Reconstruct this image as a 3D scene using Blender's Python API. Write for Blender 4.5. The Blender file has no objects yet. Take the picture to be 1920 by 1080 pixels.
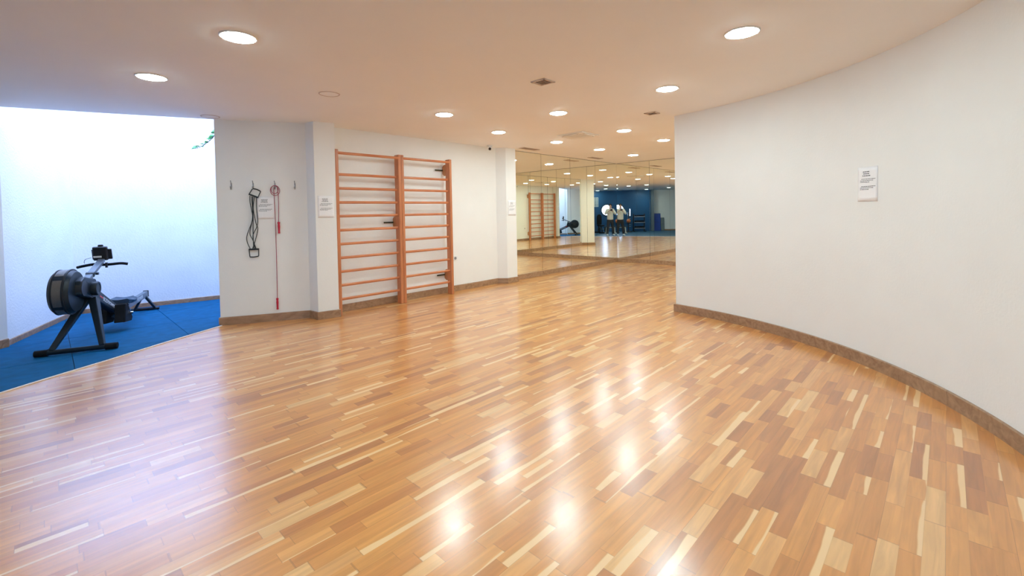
import bpy, bmesh, math, random
from mathutils import Vector, Matrix
random.seed(7)
D = bpy.data
SC = bpy.context.scene
COL = SC.collection
pi = math.pi

# ------------------------------------------------------------------ camera
CAM_H = 1.40
F_PX, PITCH, ROLL, CY = 850.04, 0.0246753, -0.0184521, 418.33
cam = D.cameras.new('camera'); cam_o = D.objects.new('camera', cam); COL.objects.link(cam_o)
cam.sensor_fit = 'HORIZONTAL'; cam.sensor_width = 36.0
cam.lens = F_PX / 1920 * 36.0
cam.shift_x = 0.0; cam.shift_y = -(540 - CY) / 1920
cam.clip_start = 0.02; cam.clip_end = 200
cp, sp, cr, sr = math.cos(PITCH), math.sin(PITCH), math.cos(ROLL), math.sin(ROLL)
Fw = Vector((0, cp, -sp)); Xc = Vector((1, 0, 0)); Zc = Vector((0, sp, cp))
Rt = cr * Xc + sr * Zc; Up = -sr * Xc + cr * Zc
Mx = Matrix((Rt, Up, -Fw)).transposed().to_4x4(); Mx.translation = Vector((0, 0, CAM_H))
cam_o.matrix_world = Mx
SC.camera = cam_o

# ------------------------------------------------------------------ world, exposure
W = D.worlds.new('sky'); SC.world = W; W.use_nodes = True
wn = W.node_tree.nodes; wn.clear()
wo = wn.new('ShaderNodeOutputWorld'); wb = wn.new('ShaderNodeBackground')
# overcast blue-white sky, brighter towards the horizon
wg = wn.new('ShaderNodeTexCoord'); wsx = wn.new('ShaderNodeSeparateXYZ'); W.node_tree.links.new(wg.outputs['Generated'], wsx.inputs[0])
wr_ = wn.new('ShaderNodeMapRange'); wr_.interpolation_type = 'SMOOTHSTEP'
wr_.inputs[1].default_value = 0.02; wr_.inputs[2].default_value = 0.40; wr_.inputs[3].default_value = 34.0; wr_.inputs[4].default_value = 9.8
W.node_tree.links.new(wsx.outputs[2], wr_.inputs[0]); W.node_tree.links.new(wr_.outputs[0], wb.inputs['Strength'])
wb.inputs['Color'].default_value = (0.42, 0.585, 1.0, 1)
W.node_tree.links.new(wb.outputs[0], wo.inputs[0])
LAMP_COL = (0.80, 1.01, 1.05, 1); LAMP_STRENGTH = 130.0
vs = SC.view_settings
SC.display_settings.display_device = 'sRGB'
vs.view_transform = 'Standard'; vs.look = 'None'; vs.exposure = 0.0; vs.gamma = 1.0; vs.use_curve_mapping = False
cy = SC.cycles
cy.max_bounces = 14; cy.diffuse_bounces = 6; cy.glossy_bounces = 10; cy.transmission_bounces = 6; cy.transparent_max_bounces = 12
cy.sample_clamp_indirect = 8.0; cy.blur_glossy = 0.3; cy.use_denoising = True
cy.caustics_reflective = True; cy.caustics_refractive = False

# ------------------------------------------------------------------ materials
def nt(name):
    m = D.materials.new(name); m.use_nodes = True
    n = m.node_tree.nodes; n.clear()
    out = n.new('ShaderNodeOutputMaterial'); b = n.new('ShaderNodeBsdfPrincipled')
    m.node_tree.links.new(b.outputs[0], out.inputs[0])
    return m, n, m.node_tree.links, b

def mat(name, col, rough=0.5, metal=0.0, var=0.06, scale=30.0, bump=0.0, bscale=None, spec=0.5, coat=0.0):
    m, n, l, b = nt(name)
    tc = n.new('ShaderNodeTexCoord'); no = n.new('ShaderNodeTexNoise')
    no.inputs['Scale'].default_value = scale; no.inputs['Detail'].default_value = 4
    l.new(tc.outputs['Object'], no.inputs['Vector'])
    r = n.new('ShaderNodeValToRGB'); r.color_ramp.elements[0].position = 0.3; r.color_ramp.elements[1].position = 0.7
    r.color_ramp.elements[0].color = tuple(max(0, c * (1 - var)) for c in col) + (1,)
    r.color_ramp.elements[1].color = tuple(min(1, c * (1 + var)) for c in col) + (1,)
    l.new(no.outputs['Fac'], r.inputs[0]); l.new(r.outputs[0], b.inputs['Base Color'])
    b.inputs['Roughness'].default_value = rough; b.inputs['Metallic'].default_value = metal
    b.inputs['Specular IOR Level'].default_value = spec; b.inputs['Coat Weight'].default_value = coat
    if bump:
        n2 = n.new('ShaderNodeTexNoise'); n2.inputs['Scale'].default_value = bscale or scale * 3; n2.inputs['Detail'].default_value = 6
        l.new(tc.outputs['Object'], n2.inputs['Vector'])
        bp = n.new('ShaderNodeBump'); bp.inputs['Strength'].default_value = bump; bp.inputs['Distance'].default_value = 0.01
        l.new(n2.outputs['Fac'], bp.inputs['Height']); l.new(bp.outputs[0], b.inputs['Normal'])
    return m

def emis(name, col, st):
    m, n, l, b = nt(name)
    b.inputs['Base Color'].default_value = (0.9, 0.9, 0.9, 1)
    b.inputs['Emission Color'].default_value = col; b.inputs['Emission Strength'].default_value = st
    return m

AANG = math.radians(47.14)
def math_node(n, l, op, a, b=None, c=None):
    x = n.new('ShaderNodeMath'); x.operation = op
    for i, v in enumerate((a, b, c)):
        if v is None: continue
        if isinstance(v, (int, float)): x.inputs[i].default_value = v
        else: l.new(v, x.inputs[i])
    return x.outputs[0]

def parquet():
    m, n, l, b = nt('oak_strip_parquet')
    tc = n.new('ShaderNodeTexCoord'); ro = n.new('ShaderNodeVectorRotate'); ro.rotation_type = 'Z_AXIS'
    ro.inputs['Angle'].default_value = -AANG + math.radians(1.0)
    l.new(tc.outputs['Object'], ro.inputs['Vector'])
    sx = n.new('ShaderNodeSeparateXYZ'); l.new(ro.outputs[0], sx.inputs[0])
    u, v = sx.outputs[0], sx.outputs[1]
    mn = lambda op, a, b_=None, c=None: math_node(n, l, op, a, b_, c)
    rowf = mn('DIVIDE', v, 0.069); row = mn('FLOOR', rowf); fv = mn('FRACT', rowf)
    wr = n.new('ShaderNodeTexWhiteNoise'); wr.noise_dimensions = '1D'; l.new(row, wr.inputs['W'])
    ln = mn('MULTIPLY_ADD', wr.outputs['Value'], 0.22, 0.30)
    off = mn('MULTIPLY', wr.outputs['Value'], 37.7)
    # joints wander so that neighbouring pieces differ in length
    uf = mn('ADD', mn('DIVIDE', u, ln), off)
    w1 = mn('MULTIPLY', mn('SINE', mn('MULTIPLY', uf, 2.6)), 0.24)
    uf = mn('ADD', uf, w1)
    blk = mn('FLOOR', uf); fu = mn('FRACT', uf)
    cx = n.new('ShaderNodeCombineXYZ'); l.new(row, cx.inputs[0]); l.new(blk, cx.inputs[1])
    wn_ = n.new('ShaderNodeTexWhiteNoise'); wn_.noise_dimensions = '3D'; l.new(cx.outputs[0], wn_.inputs['Vector'])
    cs = n.new('ShaderNodeSeparateColor'); l.new(wn_.outputs['Color'], cs.inputs[0])
    r = n.new('ShaderNodeValToRGB'); cr_ = r.color_ramp
    cols = [(0.0, (0.47, 0.165, 0.042)), (0.16, (0.64, 0.245, 0.055)), (0.5, (0.72, 0.298, 0.068)), (0.8, (0.765, 0.335, 0.082)), (0.93, (0.80, 0.39, 0.13)), (1.0, (0.85, 0.48, 0.19))]
    cr_.elements[0].position = 0; cr_.elements[0].color = cols[0][1] + (1,)
    cr_.elements[1].position = 1; cr_.elements[1].color = cols[-1][1] + (1,)
    for p, c in cols[1:-1]:
        e = cr_.elements.new(p); e.color = c + (1,)
    l.new(cs.outputs[0], r.inputs[0])
    # long grain
    gx = n.new('ShaderNodeCombineXYZ')
    l.new(mn('MULTIPLY_ADD', u, 2.4, mn('MULTIPLY', cs.outputs[1], 40)), gx.inputs[0]); l.new(mn('MULTIPLY', v, 34), gx.inputs[1])
    gn = n.new('ShaderNodeTexNoise'); gn.inputs['Scale'].default_value = 1.0; gn.inputs['Detail'].default_value = 5; gn.inputs['Distortion'].default_value = 0.8
    l.new(gx.outputs[0], gn.inputs['Vector'])
    gr = n.new('ShaderNodeMapRange'); gr.inputs[1].default_value = 0.3; gr.inputs[2].default_value = 0.72; gr.inputs[3].default_value = 0.80; gr.inputs[4].default_value = 1.10
    l.new(gn.outputs['Fac'], gr.inputs[0])
    mul = n.new('ShaderNodeMix'); mul.data_type = 'RGBA'; mul.blend_type = 'MULTIPLY'; mul.inputs[0].default_value = 1
    l.new(r.outputs[0], mul.inputs[6]); l.new(gr.outputs[0], mul.inputs[7])
    # pale sapwood along one edge of some pieces
    sn = n.new('ShaderNodeTexNoise'); sn.inputs['Scale'].default_value = 2.2; sn.inputs['Detail'].default_value = 2
    l.new(ro.outputs[0], sn.inputs['Vector'])
    wid = mn('ADD', mn('MULTIPLY', mn('SUBTRACT', cs.outputs[2], 0.80), 2.6), mn('MULTIPLY', mn('SUBTRACT', sn.outputs['Fac'], 0.5), 0.8))
    sap = n.new('ShaderNodeMapRange'); sap.interpolation_type = 'SMOOTHSTEP'
    sap.inputs[1].default_value = -0.05; sap.inputs[2].default_value = 0.05
    l.new(mn('SUBTRACT', wid, fv), sap.inputs[0])
    sm = n.new('ShaderNodeMix'); sm.data_type = 'RGBA'
    l.new(sap.outputs[0], sm.inputs[0]); l.new(mul.outputs[2], sm.inputs[6]); sm.inputs[7].default_value = (0.90, 0.58, 0.28, 1)
    # joints
    ev = mn('LESS_THAN', mn('MINIMUM', fv, mn('SUBTRACT', 1, fv)), 0.012)
    board = mn('LESS_THAN', mn('FRACT', mn('DIVIDE', v, 0.207)), 0.008)
    eu = mn('LESS_THAN', mn('MULTIPLY', mn('MINIMUM', fu, mn('SUBTRACT', 1, fu)), 0.4), 0.0022)
    jt = mn('MINIMUM', 1, mn('ADD', mn('ADD', mn('MULTIPLY', ev, 0.12), mn('MULTIPLY', board, 0.35)), mn('MULTIPLY', eu, 0.35)))
    jm = n.new('ShaderNodeMix'); jm.data_type = 'RGBA'
    l.new(jt, jm.inputs[0]); l.new(sm.outputs[2], jm.inputs[6]); jm.inputs[7].default_value = (0.17, 0.06, 0.02, 1)
    l.new(jm.outputs[2], b.inputs['Base Color'])
    b.inputs['Roughness'].default_value = 0.36; b.inputs['Specular IOR Level'].default_value = 0.3
    b.inputs['Coat Weight'].default_value = 1.0; b.inputs['Coat IOR'].default_value = 1.9
    cn = n.new('ShaderNodeTexNoise'); cn.inputs['Scale'].default_value = 14; cn.inputs['Detail'].default_value = 3
    l.new(ro.outputs[0], cn.inputs['Vector'])
    rr = n.new('ShaderNodeMapRange'); rr.inputs[3].default_value = 0.19; rr.inputs[4].default_value = 0.27
    l.new(cn.outputs['Fac'], rr.inputs[0]); l.new(rr.outputs[0], b.inputs['Coat Roughness'])
    return m

def wood(name, dark, light, axis=2, rough=0.4, coat=0.3, stretch=26):
    m, n, l, b = nt(name)
    tc = n.new('ShaderNodeTexCoord'); mp = n.new('ShaderNodeMapping')
    s = [stretch] * 3; s[axis] = 1.6
    mp.inputs['Scale'].default_value = s; l.new(tc.outputs['Object'], mp.inputs['Vector'])
    no = n.new('ShaderNodeTexNoise'); no.inputs['Scale'].default_value = 1.4; no.inputs['Detail'].default_value = 6; no.inputs['Distortion'].default_value = 1.2
    l.new(mp.outputs[0], no.inputs['Vector'])
    r = n.new('ShaderNodeValToRGB'); r.color_ramp.elements[0].position = 0.3; r.color_ramp.elements[1].position = 0.68
    r.color_ramp.elements[0].color = dark + (1,); r.color_ramp.elements[1].color = light + (1,)
    l.new(no.outputs['Fac'], r.inputs[0]); l.new(r.outputs[0], b.inputs['Base Color'])
    b.inputs['Roughness'].default_value = rough; b.inputs['Coat Weight'].default_value = coat; b.inputs['Coat Roughness'].default_value = 0.2
    return m

M = {}
M['wall'] = mat('white_wall_paint', (0.85, 0.85, 0.83), 0.62, var=0.012, scale=3, bump=0.10, bscale=55, spec=0.25)
M['plaster'] = mat('rough_white_plaster', (0.84, 0.85, 0.86), 0.8, var=0.03, scale=2.5, bump=0.5, bscale=42, spec=0.2)
M['ceiling'] = mat('ceiling_paint', (0.88, 0.86, 0.83), 0.75, var=0.01, scale=2, spec=0.15)
M['ceil_fit'] = mat('ceiling_fitting_white', (0.80, 0.77, 0.72), 0.5, var=0.01)
M['floor'] = parquet()
M['base'] = wood('brown_skirting', (0.255, 0.135, 0.068), (0.41, 0.245, 0.14), axis=0, rough=0.45, coat=0.25, stretch=12)
M['bars'] = wood('pine_varnish', (0.44, 0.135, 0.050), (0.62, 0.235, 0.095), axis=2, rough=0.38)
M['rung'] = wood('pine_rung', (0.46, 0.125, 0.042), (0.66, 0.25, 0.10), axis=0, rough=0.36)
M['block'] = wood('pine_block', (0.40, 0.15, 0.055), (0.55, 0.23, 0.09), axis=2)
M['rubber'] = mat('blue_rubber_mat', (0.001, 0.09, 0.215), 0.75, var=0.14, scale=9, bump=0.06, bscale=180, spec=0.12)
M['rubber_gym'] = mat('blue_grey_rubber', (0.02, 0.09, 0.17), 0.5, var=0.1, scale=6, bump=0.05, bscale=120)
M['trim'] = mat('pale_edge_strip', (0.80, 0.70, 0.66), 0.35, var=0.05)
M['gymwall'] = mat('dark_blue_wall_paint', (0.004, 0.075, 0.20), 0.5, var=0.04, scale=3)
M['grey_panel'] = mat('grey_painted_panel', (0.12, 0.15, 0.18), 0.5)
M['black'] = mat('black_plastic', (0.012, 0.014, 0.018), 0.42, var=0.2)
M['rubblk'] = mat('black_rubber', (0.007, 0.008, 0.010), 0.75, var=0.2, spec=0.2)
M['rower_blue'] = mat('dark_slate_paint', (0.008, 0.016, 0.026), 0.38, var=0.05, spec=0.3, coat=0.0)
M['rower_grey'] = mat('grey_satin_alloy', (0.15, 0.18, 0.22), 0.36, metal=0.35, var=0.04)
M['mesh_steel'] = mat('perforated_steel', (0.17, 0.155, 0.14), 0.36, metal=0.5, var=0.15, scale=220)
M['chrome'] = mat('chrome', (0.75, 0.76, 0.78), 0.16, metal=1.0, var=0.02)
M['steel'] = mat('brushed_steel', (0.36, 0.37, 0.38), 0.32, metal=0.9, var=0.05)
M['strap'] = mat('dark_green_steel', (0.03, 0.035, 0.015), 0.4, metal=0.5, var=0.2)
M['seat'] = mat('seat_foam', (0.018, 0.045, 0.085), 0.45, var=0.08)
M['white'] = mat('white_plastic', (0.80, 0.80, 0.79), 0.35, var=0.01)
M['paper'] = mat('white_paper', (0.90, 0.90, 0.92), 0.6, var=0.01)
M['ink'] = mat('black_ink', (0.05, 0.05, 0.06), 0.6)
M['inkgrey'] = mat('grey_ink', (0.22, 0.22, 0.24), 0.6)
M['red'] = mat('red_plastic', (0.55, 0.015, 0.045), 0.35, var=0.08)
M['redrope'] = mat('dark_red_cord', (0.33, 0.012, 0.055), 0.4, var=0.15)
M['redmark'] = mat('red_print', (0.65, 0.06, 0.06), 0.4)
M['whiteprint'] = mat('white_print', (0.75, 0.78, 0.8), 0.4)
M['band'] = mat('black_latex', (0.012, 0.02, 0.026), 0.4, var=0.15)
M['vent'] = mat('vent_slat_paint', (0.60, 0.50, 0.43), 0.6)
M['ventdark'] = mat('vent_cavity', (0.30, 0.21, 0.16), 0.8)
M['lamp'] = emis('lit_diffuser', LAMP_COL, LAMP_STRENGTH)
M['ring'] = mat('lamp_ring', (0.75, 0.74, 0.72), 0.4, var=0.01)
M['stem'] = mat('dark_twig', (0.04, 0.028, 0.04), 0.7)
M['leaf'] = mat('green_leaf', (0.10, 0.32, 0.10), 0.5, var=0.2, scale=12)
M['skin'] = mat('skin', (0.55, 0.32, 0.23), 0.5, var=0.05, scale=12)
M['hair'] = mat('dark_hair', (0.02, 0.016, 0.014), 0.6, var=0.3, scale=80)
M['jacket'] = mat('cream_jacket_cloth', (0.66, 0.63, 0.56), 0.8, var=0.06, scale=14, bump=0.2, bscale=90)
M['trousers'] = mat('dark_trouser_cloth', (0.018, 0.018, 0.022), 0.8, var=0.2, scale=25)
M['shoe'] = mat('white_shoe', (0.62, 0.64, 0.68), 0.5)
M['eye'] = mat('eye', (0.03, 0.02, 0.02), 0.2)
M['lens'] = mat('lens_glass', (0.01, 0.012, 0.03), 0.05, spec=0.9)
M['orange'] = mat('orange_rubber', (0.62, 0.16, 0.045), 0.5, var=0.1)
M['bluevinyl'] = mat('blue_vinyl', (0.012, 0.055, 0.33), 0.4, var=0.06)
M['greyvinyl'] = mat('grey_vinyl', (0.16, 0.19, 0.2), 0.5)
M['benchwhite'] = mat('white_bench_frame', (0.74, 0.74, 0.66), 0.4)
M['frame_dark'] = mat('dark_window_frame', (0.04, 0.05, 0.07), 0.4)

def mirror_mat():
    m = D.materials.new('silvered_mirror'); m.use_nodes = True
    n = m.node_tree.nodes; n.clear(); l = m.node_tree.links
    o = n.new('ShaderNodeOutputMaterial'); g = n.new('ShaderNodeBsdfGlossy')
    g.inputs['Color'].default_value = (0.945, 0.955, 0.875, 1); g.inputs['Roughness'].default_value = 0.0
    l.new(g.outputs[0], o.inputs[0]); return m
M['mirror'] = mirror_mat()
def glass_mat():
    m = D.materials.new('clear_pane'); m.use_nodes = True
    n = m.node_tree.nodes; n.clear(); l = m.node_tree.links
    o = n.new('ShaderNodeOutputMaterial'); g = n.new('ShaderNodeBsdfGlossy'); t = n.new('ShaderNodeBsdfTransparent'); x = n.new('ShaderNodeMixShader')
    g.inputs['Roughness'].default_value = 0.02; x.inputs[0].default_value = 0.06
    l.new(t.outputs[0], x.inputs[1]); l.new(g.outputs[0], x.inputs[2]); l.new(x.outputs[0], o.inputs[0]); return m
M['glass'] = glass_mat()

# ------------------------------------------------------------------ mesh helpers
def V(*a): return Vector(a)
def BM(): return bmesh.new()
def obj(name, bm, m, parent=None, smooth=False, bevel=0.0, seg=2):
    me = D.meshes.new(name)
    bmesh.ops.recalc_face_normals(bm, faces=bm.faces)
    bm.to_mesh(me); bm.free(); me.materials.append(M[m] if isinstance(m, str) else m)
    o = D.objects.new(name, me); COL.objects.link(o)
    if parent: o.parent = parent
    if smooth:
        for p in me.polygons: p.use_smooth = True
        try: me.set_sharp_from_angle(angle=math.radians(40))
        except Exception: pass
    if bevel:
        b = o.modifiers.new('bevel', 'BEVEL'); b.width = bevel; b.segments = seg; b.limit_method = 'ANGLE'; b.angle_limit = math.radians(40)
    return o
def thing(name, label, cat, loc=(0, 0, 0), rz=0.0, group=None):
    o = D.objects.new(name, None); COL.objects.link(o); o.empty_display_size = 0.1
    o.location = loc; o.rotation_euler = (0, 0, rz)
    return tag(o, label, cat, group)
def tag(o, label, cat, group=None):
    o['label'] = label; o['category'] = cat
    if group: o['group'] = group
    return o
def struct(o): o['kind'] = 'structure'; return o
def dup(root, loc=None, rz=None, label=None, group=None):
    r = root.copy(); COL.objects.link(r)
    if loc is not None: r.location = loc
    if rz is not None: r.rotation_euler = (0, 0, rz)
    if label: r['label'] = label
    if group: r['group'] = group
    for ch in list(root.children):
        c = ch.copy(); COL.objects.link(c); c.parent = r
        for g in list(ch.children):
            d = g.copy(); COL.objects.link(d); d.parent = c
    return r
def box(bm, c, s, rot=None):
    r = bmesh.ops.create_cube(bm, size=1.0)
    mt = Matrix.Translation(Vector(c)) @ (rot.to_4x4() if rot else Matrix.Identity(4)) @ Matrix.Diagonal((s[0], s[1], s[2], 1))
    bmesh.ops.transform(bm, matrix=mt, verts=r['verts'])
def frame_of(d):
    d = d.normalized(); up = V(0, 0, 1) if abs(d.z) < 0.95 else V(1, 0, 0)
    x = up.cross(d).normalized(); y = d.cross(x); return x, y, d
def cyl(bm, p0, p1, r0, r1=None, seg=20):
    r1 = r0 if r1 is None else r1
    p0, p1 = Vector(p0), Vector(p1); x, y, d = frame_of(p1 - p0)
    a = [bm.verts.new(p0 + (x * math.cos(t) + y * math.sin(t)) * r0) for t in [2 * pi * i / seg for i in range(seg)]]
    b = [bm.verts.new(p1 + (x * math.cos(t) + y * math.sin(t)) * r1) for t in [2 * pi * i / seg for i in range(seg)]]
    for i in range(seg): bm.faces.new((a[i], a[(i + 1) % seg], b[(i + 1) % seg], b[i]))
    bm.faces.new(a[::-1]); bm.faces.new(b)
def bar(bm, p0, p1, w, h, side=None):          # rectangular beam; side = direction of the width
    p0, p1 = Vector(p0), Vector(p1); d = (p1 - p0).normalized()
    s = Vector(side).normalized() if side else frame_of(d)[0]
    s = (s - d * s.dot(d)).normalized(); t = d.cross(s)
    vs_ = []
    for p in (p0, p1):
        ww = w if not isinstance(w, tuple) else (w[0] if p is p0 else w[1])
        hh = h if not isinstance(h, tuple) else (h[0] if p is p0 else h[1])
        vs_.append([bm.verts.new(p + s * ww / 2 * i + t * hh / 2 * j) for i, j in ((-1, -1), (1, -1), (1, 1), (-1, 1))])
    a, b = vs_
    for i in range(4): bm.faces.new((a[i], a[(i + 1) % 4], b[(i + 1) % 4], b[i]))
    bm.faces.new(a[::-1]); bm.faces.new(b)
def smooth_path(pts, n=8, closed=False):
    pts = [Vector(p) for p in pts]; out = []; N = len(pts)
    rng = range(N if closed else N - 1)
    for i in rng:
        g = lambda k: pts[k % N] if closed else pts[max(0, min(N - 1, k))]
        p0, p1, p2, p3 = g(i - 1), g(i), g(i + 1), g(i + 2)
        for k in range(n):
            t = k / n
            out.append(0.5 * ((2 * p1) + (-p0 + p2) * t + (2 * p0 - 5 * p1 + 4 * p2 - p3) * t * t + (-p0 + 3 * p1 - 3 * p2 + p3) * t ** 3))
    if not closed: out.append(pts[-1].copy())
    return out
def tube(bm, pts, r, seg=10, closed=False):
    pts = [Vector(p) for p in pts]; N = len(pts); rings = []
    x = None
    for i, p in enumerate(pts):
        d = (pts[(i + 1) % N] - pts[i - 1]) if closed or 0 < i < N - 1 else (pts[1] - pts[0] if i == 0 else pts[-1] - pts[-2])
        d = d.normalized()
        if x is None: x = frame_of(d)[0]
        x = (x - d * x.dot(d)).normalized(); y = d.cross(x)
        rr = r[i] if isinstance(r, (list, tuple)) else r
        rings.append([bm.verts.new(p + (x * math.cos(t) + y * math.sin(t)) * rr) for t in [2 * pi * k / seg for k in range(seg)]])
    for i in range(N if closed else N - 1):
        a, b = rings[i], rings[(i + 1) % N]
        for k in range(seg): bm.faces.new((a[k], a[(k + 1) % seg], b[(k + 1) % seg], b[k]))
    if not closed:
        bm.faces.new(rings[0][::-1]); bm.faces.new(rings[-1])
def prism(bm, poly, z0, z1):
    a = [bm.verts.new((p[0], p[1], z0)) for p in poly]; b = [bm.verts.new((p[0], p[1], z1)) for p in poly]; n = len(poly)
    for i in range(n): bm.faces.new((a[i], a[(i + 1) % n], b[(i + 1) % n], b[i]))
    bm.faces.new(a[::-1]); bm.faces.new(b)
def lathe(bm, prof, seg=32, mtx=None):           # profile (r, z) about local z
    mtx = mtx or Matrix.Identity(4); rings = []
    for r, z in prof:
        if r < 1e-6: rings.append([bm.verts.new(mtx @ V(0, 0, z))])
        else: rings.append([bm.verts.new(mtx @ V(r * math.cos(2 * pi * k / seg), r * math.sin(2 * pi * k / seg), z)) for k in range(seg)])
    for a, b in zip(rings, rings[1:]):
        for k in range(seg):
            k2 = (k + 1) % seg
            if len(a) == 1 and len(b) == 1: continue
            if len(a) == 1: bm.faces.new((a[0], b[k2], b[k]))
            elif len(b) == 1: bm.faces.new((a[k], a[k2], b[0]))
            else: bm.faces.new((a[k], a[k2], b[k2], b[k]))
def axis_mtx(loc, d):
    x, y, z = frame_of(Vector(d)); m = Matrix((x, y, z)).transposed().to_4x4(); m.translation = Vector(loc); return m
def slab(bm, pts2, mtx, t):                      # polygon in local xy, thickness t along local z
    a = [bm.verts.new(mtx @ V(p[0], p[1], 0)) for p in pts2]; b = [bm.verts.new(mtx @ V(p[0], p[1], t)) for p in pts2]; n = len(pts2)
    for i in range(n): bm.faces.new((a[i], a[(i + 1) % n], b[(i + 1) % n], b[i]))
    bm.faces.new(a[::-1]); bm.faces.new(b)
def text_mesh(s, size, depth=0.001):
    c = D.curves.new('lettering', 'FONT'); c.body = s; c.size = size; c.extrude = depth; c.align_x = 'CENTER'; c.align_y = 'CENTER'
    t = D.objects.new('lettering', c); COL.objects.link(t)
    bpy.context.view_layer.update()
    me = D.meshes.new_from_object(t.evaluated_get(bpy.context.evaluated_depsgraph_get()))
    bm = bmesh.new(); bm.from_mesh(me); D.objects.remove(t); D.curves.remove(c); D.meshes.remove(me)
    return bm

# ------------------------------------------------------------------ plan of the room
H = 2.654
da = V(math.cos(AANG), math.sin(AANG), 0); na = V(-da.y, da.x, 0)        # along / into the long wall
C = V(2.842, 12.27, 0)                                                   # corner of the two mirror walls
BANG = AANG - pi / 2 - math.radians(0.6)
db = V(math.cos(BANG), math.sin(BANG), 0); nb = V(-db.y, db.x, 0)        # along the far mirror wall / outwards
BL = 4.04
BE = C + db * BL                                                         # far end of that wall
JAMB = V(-3.79, 5.83, 0); KINK = V(-2.785, 6.185, 0)
P1L = V(-2.62, 6.056, 0); P1R = V(-2.402, 6.214, 0)
P2M = V(-0.102, 8.868, 0); P2R = V(0.091, 9.062, 0)
WTIP = V(2.222, 6.165, 0)
def onA(t, off=0): return C - da * t - na * off                           # t metres from the corner, off metres into the room
def xy(v): return (v.x, v.y)

# floor and ceiling
bm = BM(); prism(bm, [(-8, -6), (7, -6), (7, 13.2), (-8, 13.2)], -0.2, 0.0); struct(obj('floor', bm, 'floor'))
ceil_poly = [(-7.4, -5.7), (3.3, -5.7), (3.7, 4.0), (6.4, 9.4), (2.9, 12.8), (-2.95, 6.55), (-3.9, 6.02), (-3.79, 5.845), (-4.7, 5.43), (-5.6, 4.985), (-7.4, 4.2)]
bm = BM(); prism(bm, ceil_poly, H, H + 0.3); struct(obj('ceiling', bm, 'ceiling'))

# walls
def wall(name, pts, z0=0.0, z1=H, m='wall'):
    bm = BM(); prism(bm, [xy(p) if isinstance(p, Vector) else p for p in pts], z0, z1); return struct(obj(name, bm, m))
front_t = 8.12
wall('wall_front', [onA(front_t), onA(-0.15), onA(-0.15) + na * 0.18, onA(front_t) + na * 0.18])
wall('wall_far', [C + db * -0.05, BE + db * 0.15, BE + db * 0.15 + nb * 0.18, C + db * -0.05 + nb * 0.18])
hk = (KINK - JAMB).normalized(); hn = V(-hk.y, hk.x, 0)
wall('wall_front_left', [JAMB, KINK, KINK + hn * 0.2, JAMB + hn * 0.2])
wall('trim_1', [P1L, P1R, P1R + na * 0.27, P1L + na * 0.45, KINK + hn * 0.1, KINK])         # near pillar
p2c = V(-0.30, 8.884, 0)
wall('trim_2', [p2c, P2M, P2R, P2R + na * 0.19, p2c + na * 0.1])                           # far pillar
# curved wall on the right: arc, then straight behind the camera
cc = V(-0.526, 3.79, 0)
arc = [WTIP]
for k in range(1, 121):
    a = math.radians(40.3 - k * (40.3 + 36) / 120); r = 3.598 + 0.03 * math.exp(-k / 15.0)
    arc.append(cc + V(math.cos(a), math.sin(a), 0) * r)
arc += [V(2.32, 1.45, 0), V(2.28, 1.0, 0), V(2.28, -5.0, 0)]
arc_back = [BE - da * 4.58 + db * 0.14 if False else None]
W2 = BE - da * 4.50                                                      # where the mirrored inner wall starts
back = [V(3.2, -5.0, 0), V(3.3, 1.0, 0), V(3.45, 3.9, 0), V(3.3, 5.2, 0), W2 + db * 0.16, W2]
wall('wall_right', arc + back)
wall('wall_inner', [W2 - da * 0.0, W2 + db * 0.16, BE + db * 0.16 + da * 0.1, BE + da * 0.1])
# walls behind the camera
YB = -4.75
wall('wall_left', [V(-5.6, 4.985, 0), V(-5.66, 5.03, 0), V(-5.9, 5.1, 0), V(-7.2, -5.2, 0), V(-6.9, -5.2, 0), V(-6.0, 1.6, 0)])
wall('wall_back_left', [V(-7.1, -5.05, 0), V(-2.95, -5.05, 0), V(-2.95, -5.3, 0), V(-7.1, -5.3, 0)])
wall('trim_3', [V(-3.06, -4.60, 0), V(-2.88, -4.60, 0), V(-2.88, -5.2, 0), V(-3.06, -5.2, 0)], 0, H, 'grey_panel')
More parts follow.
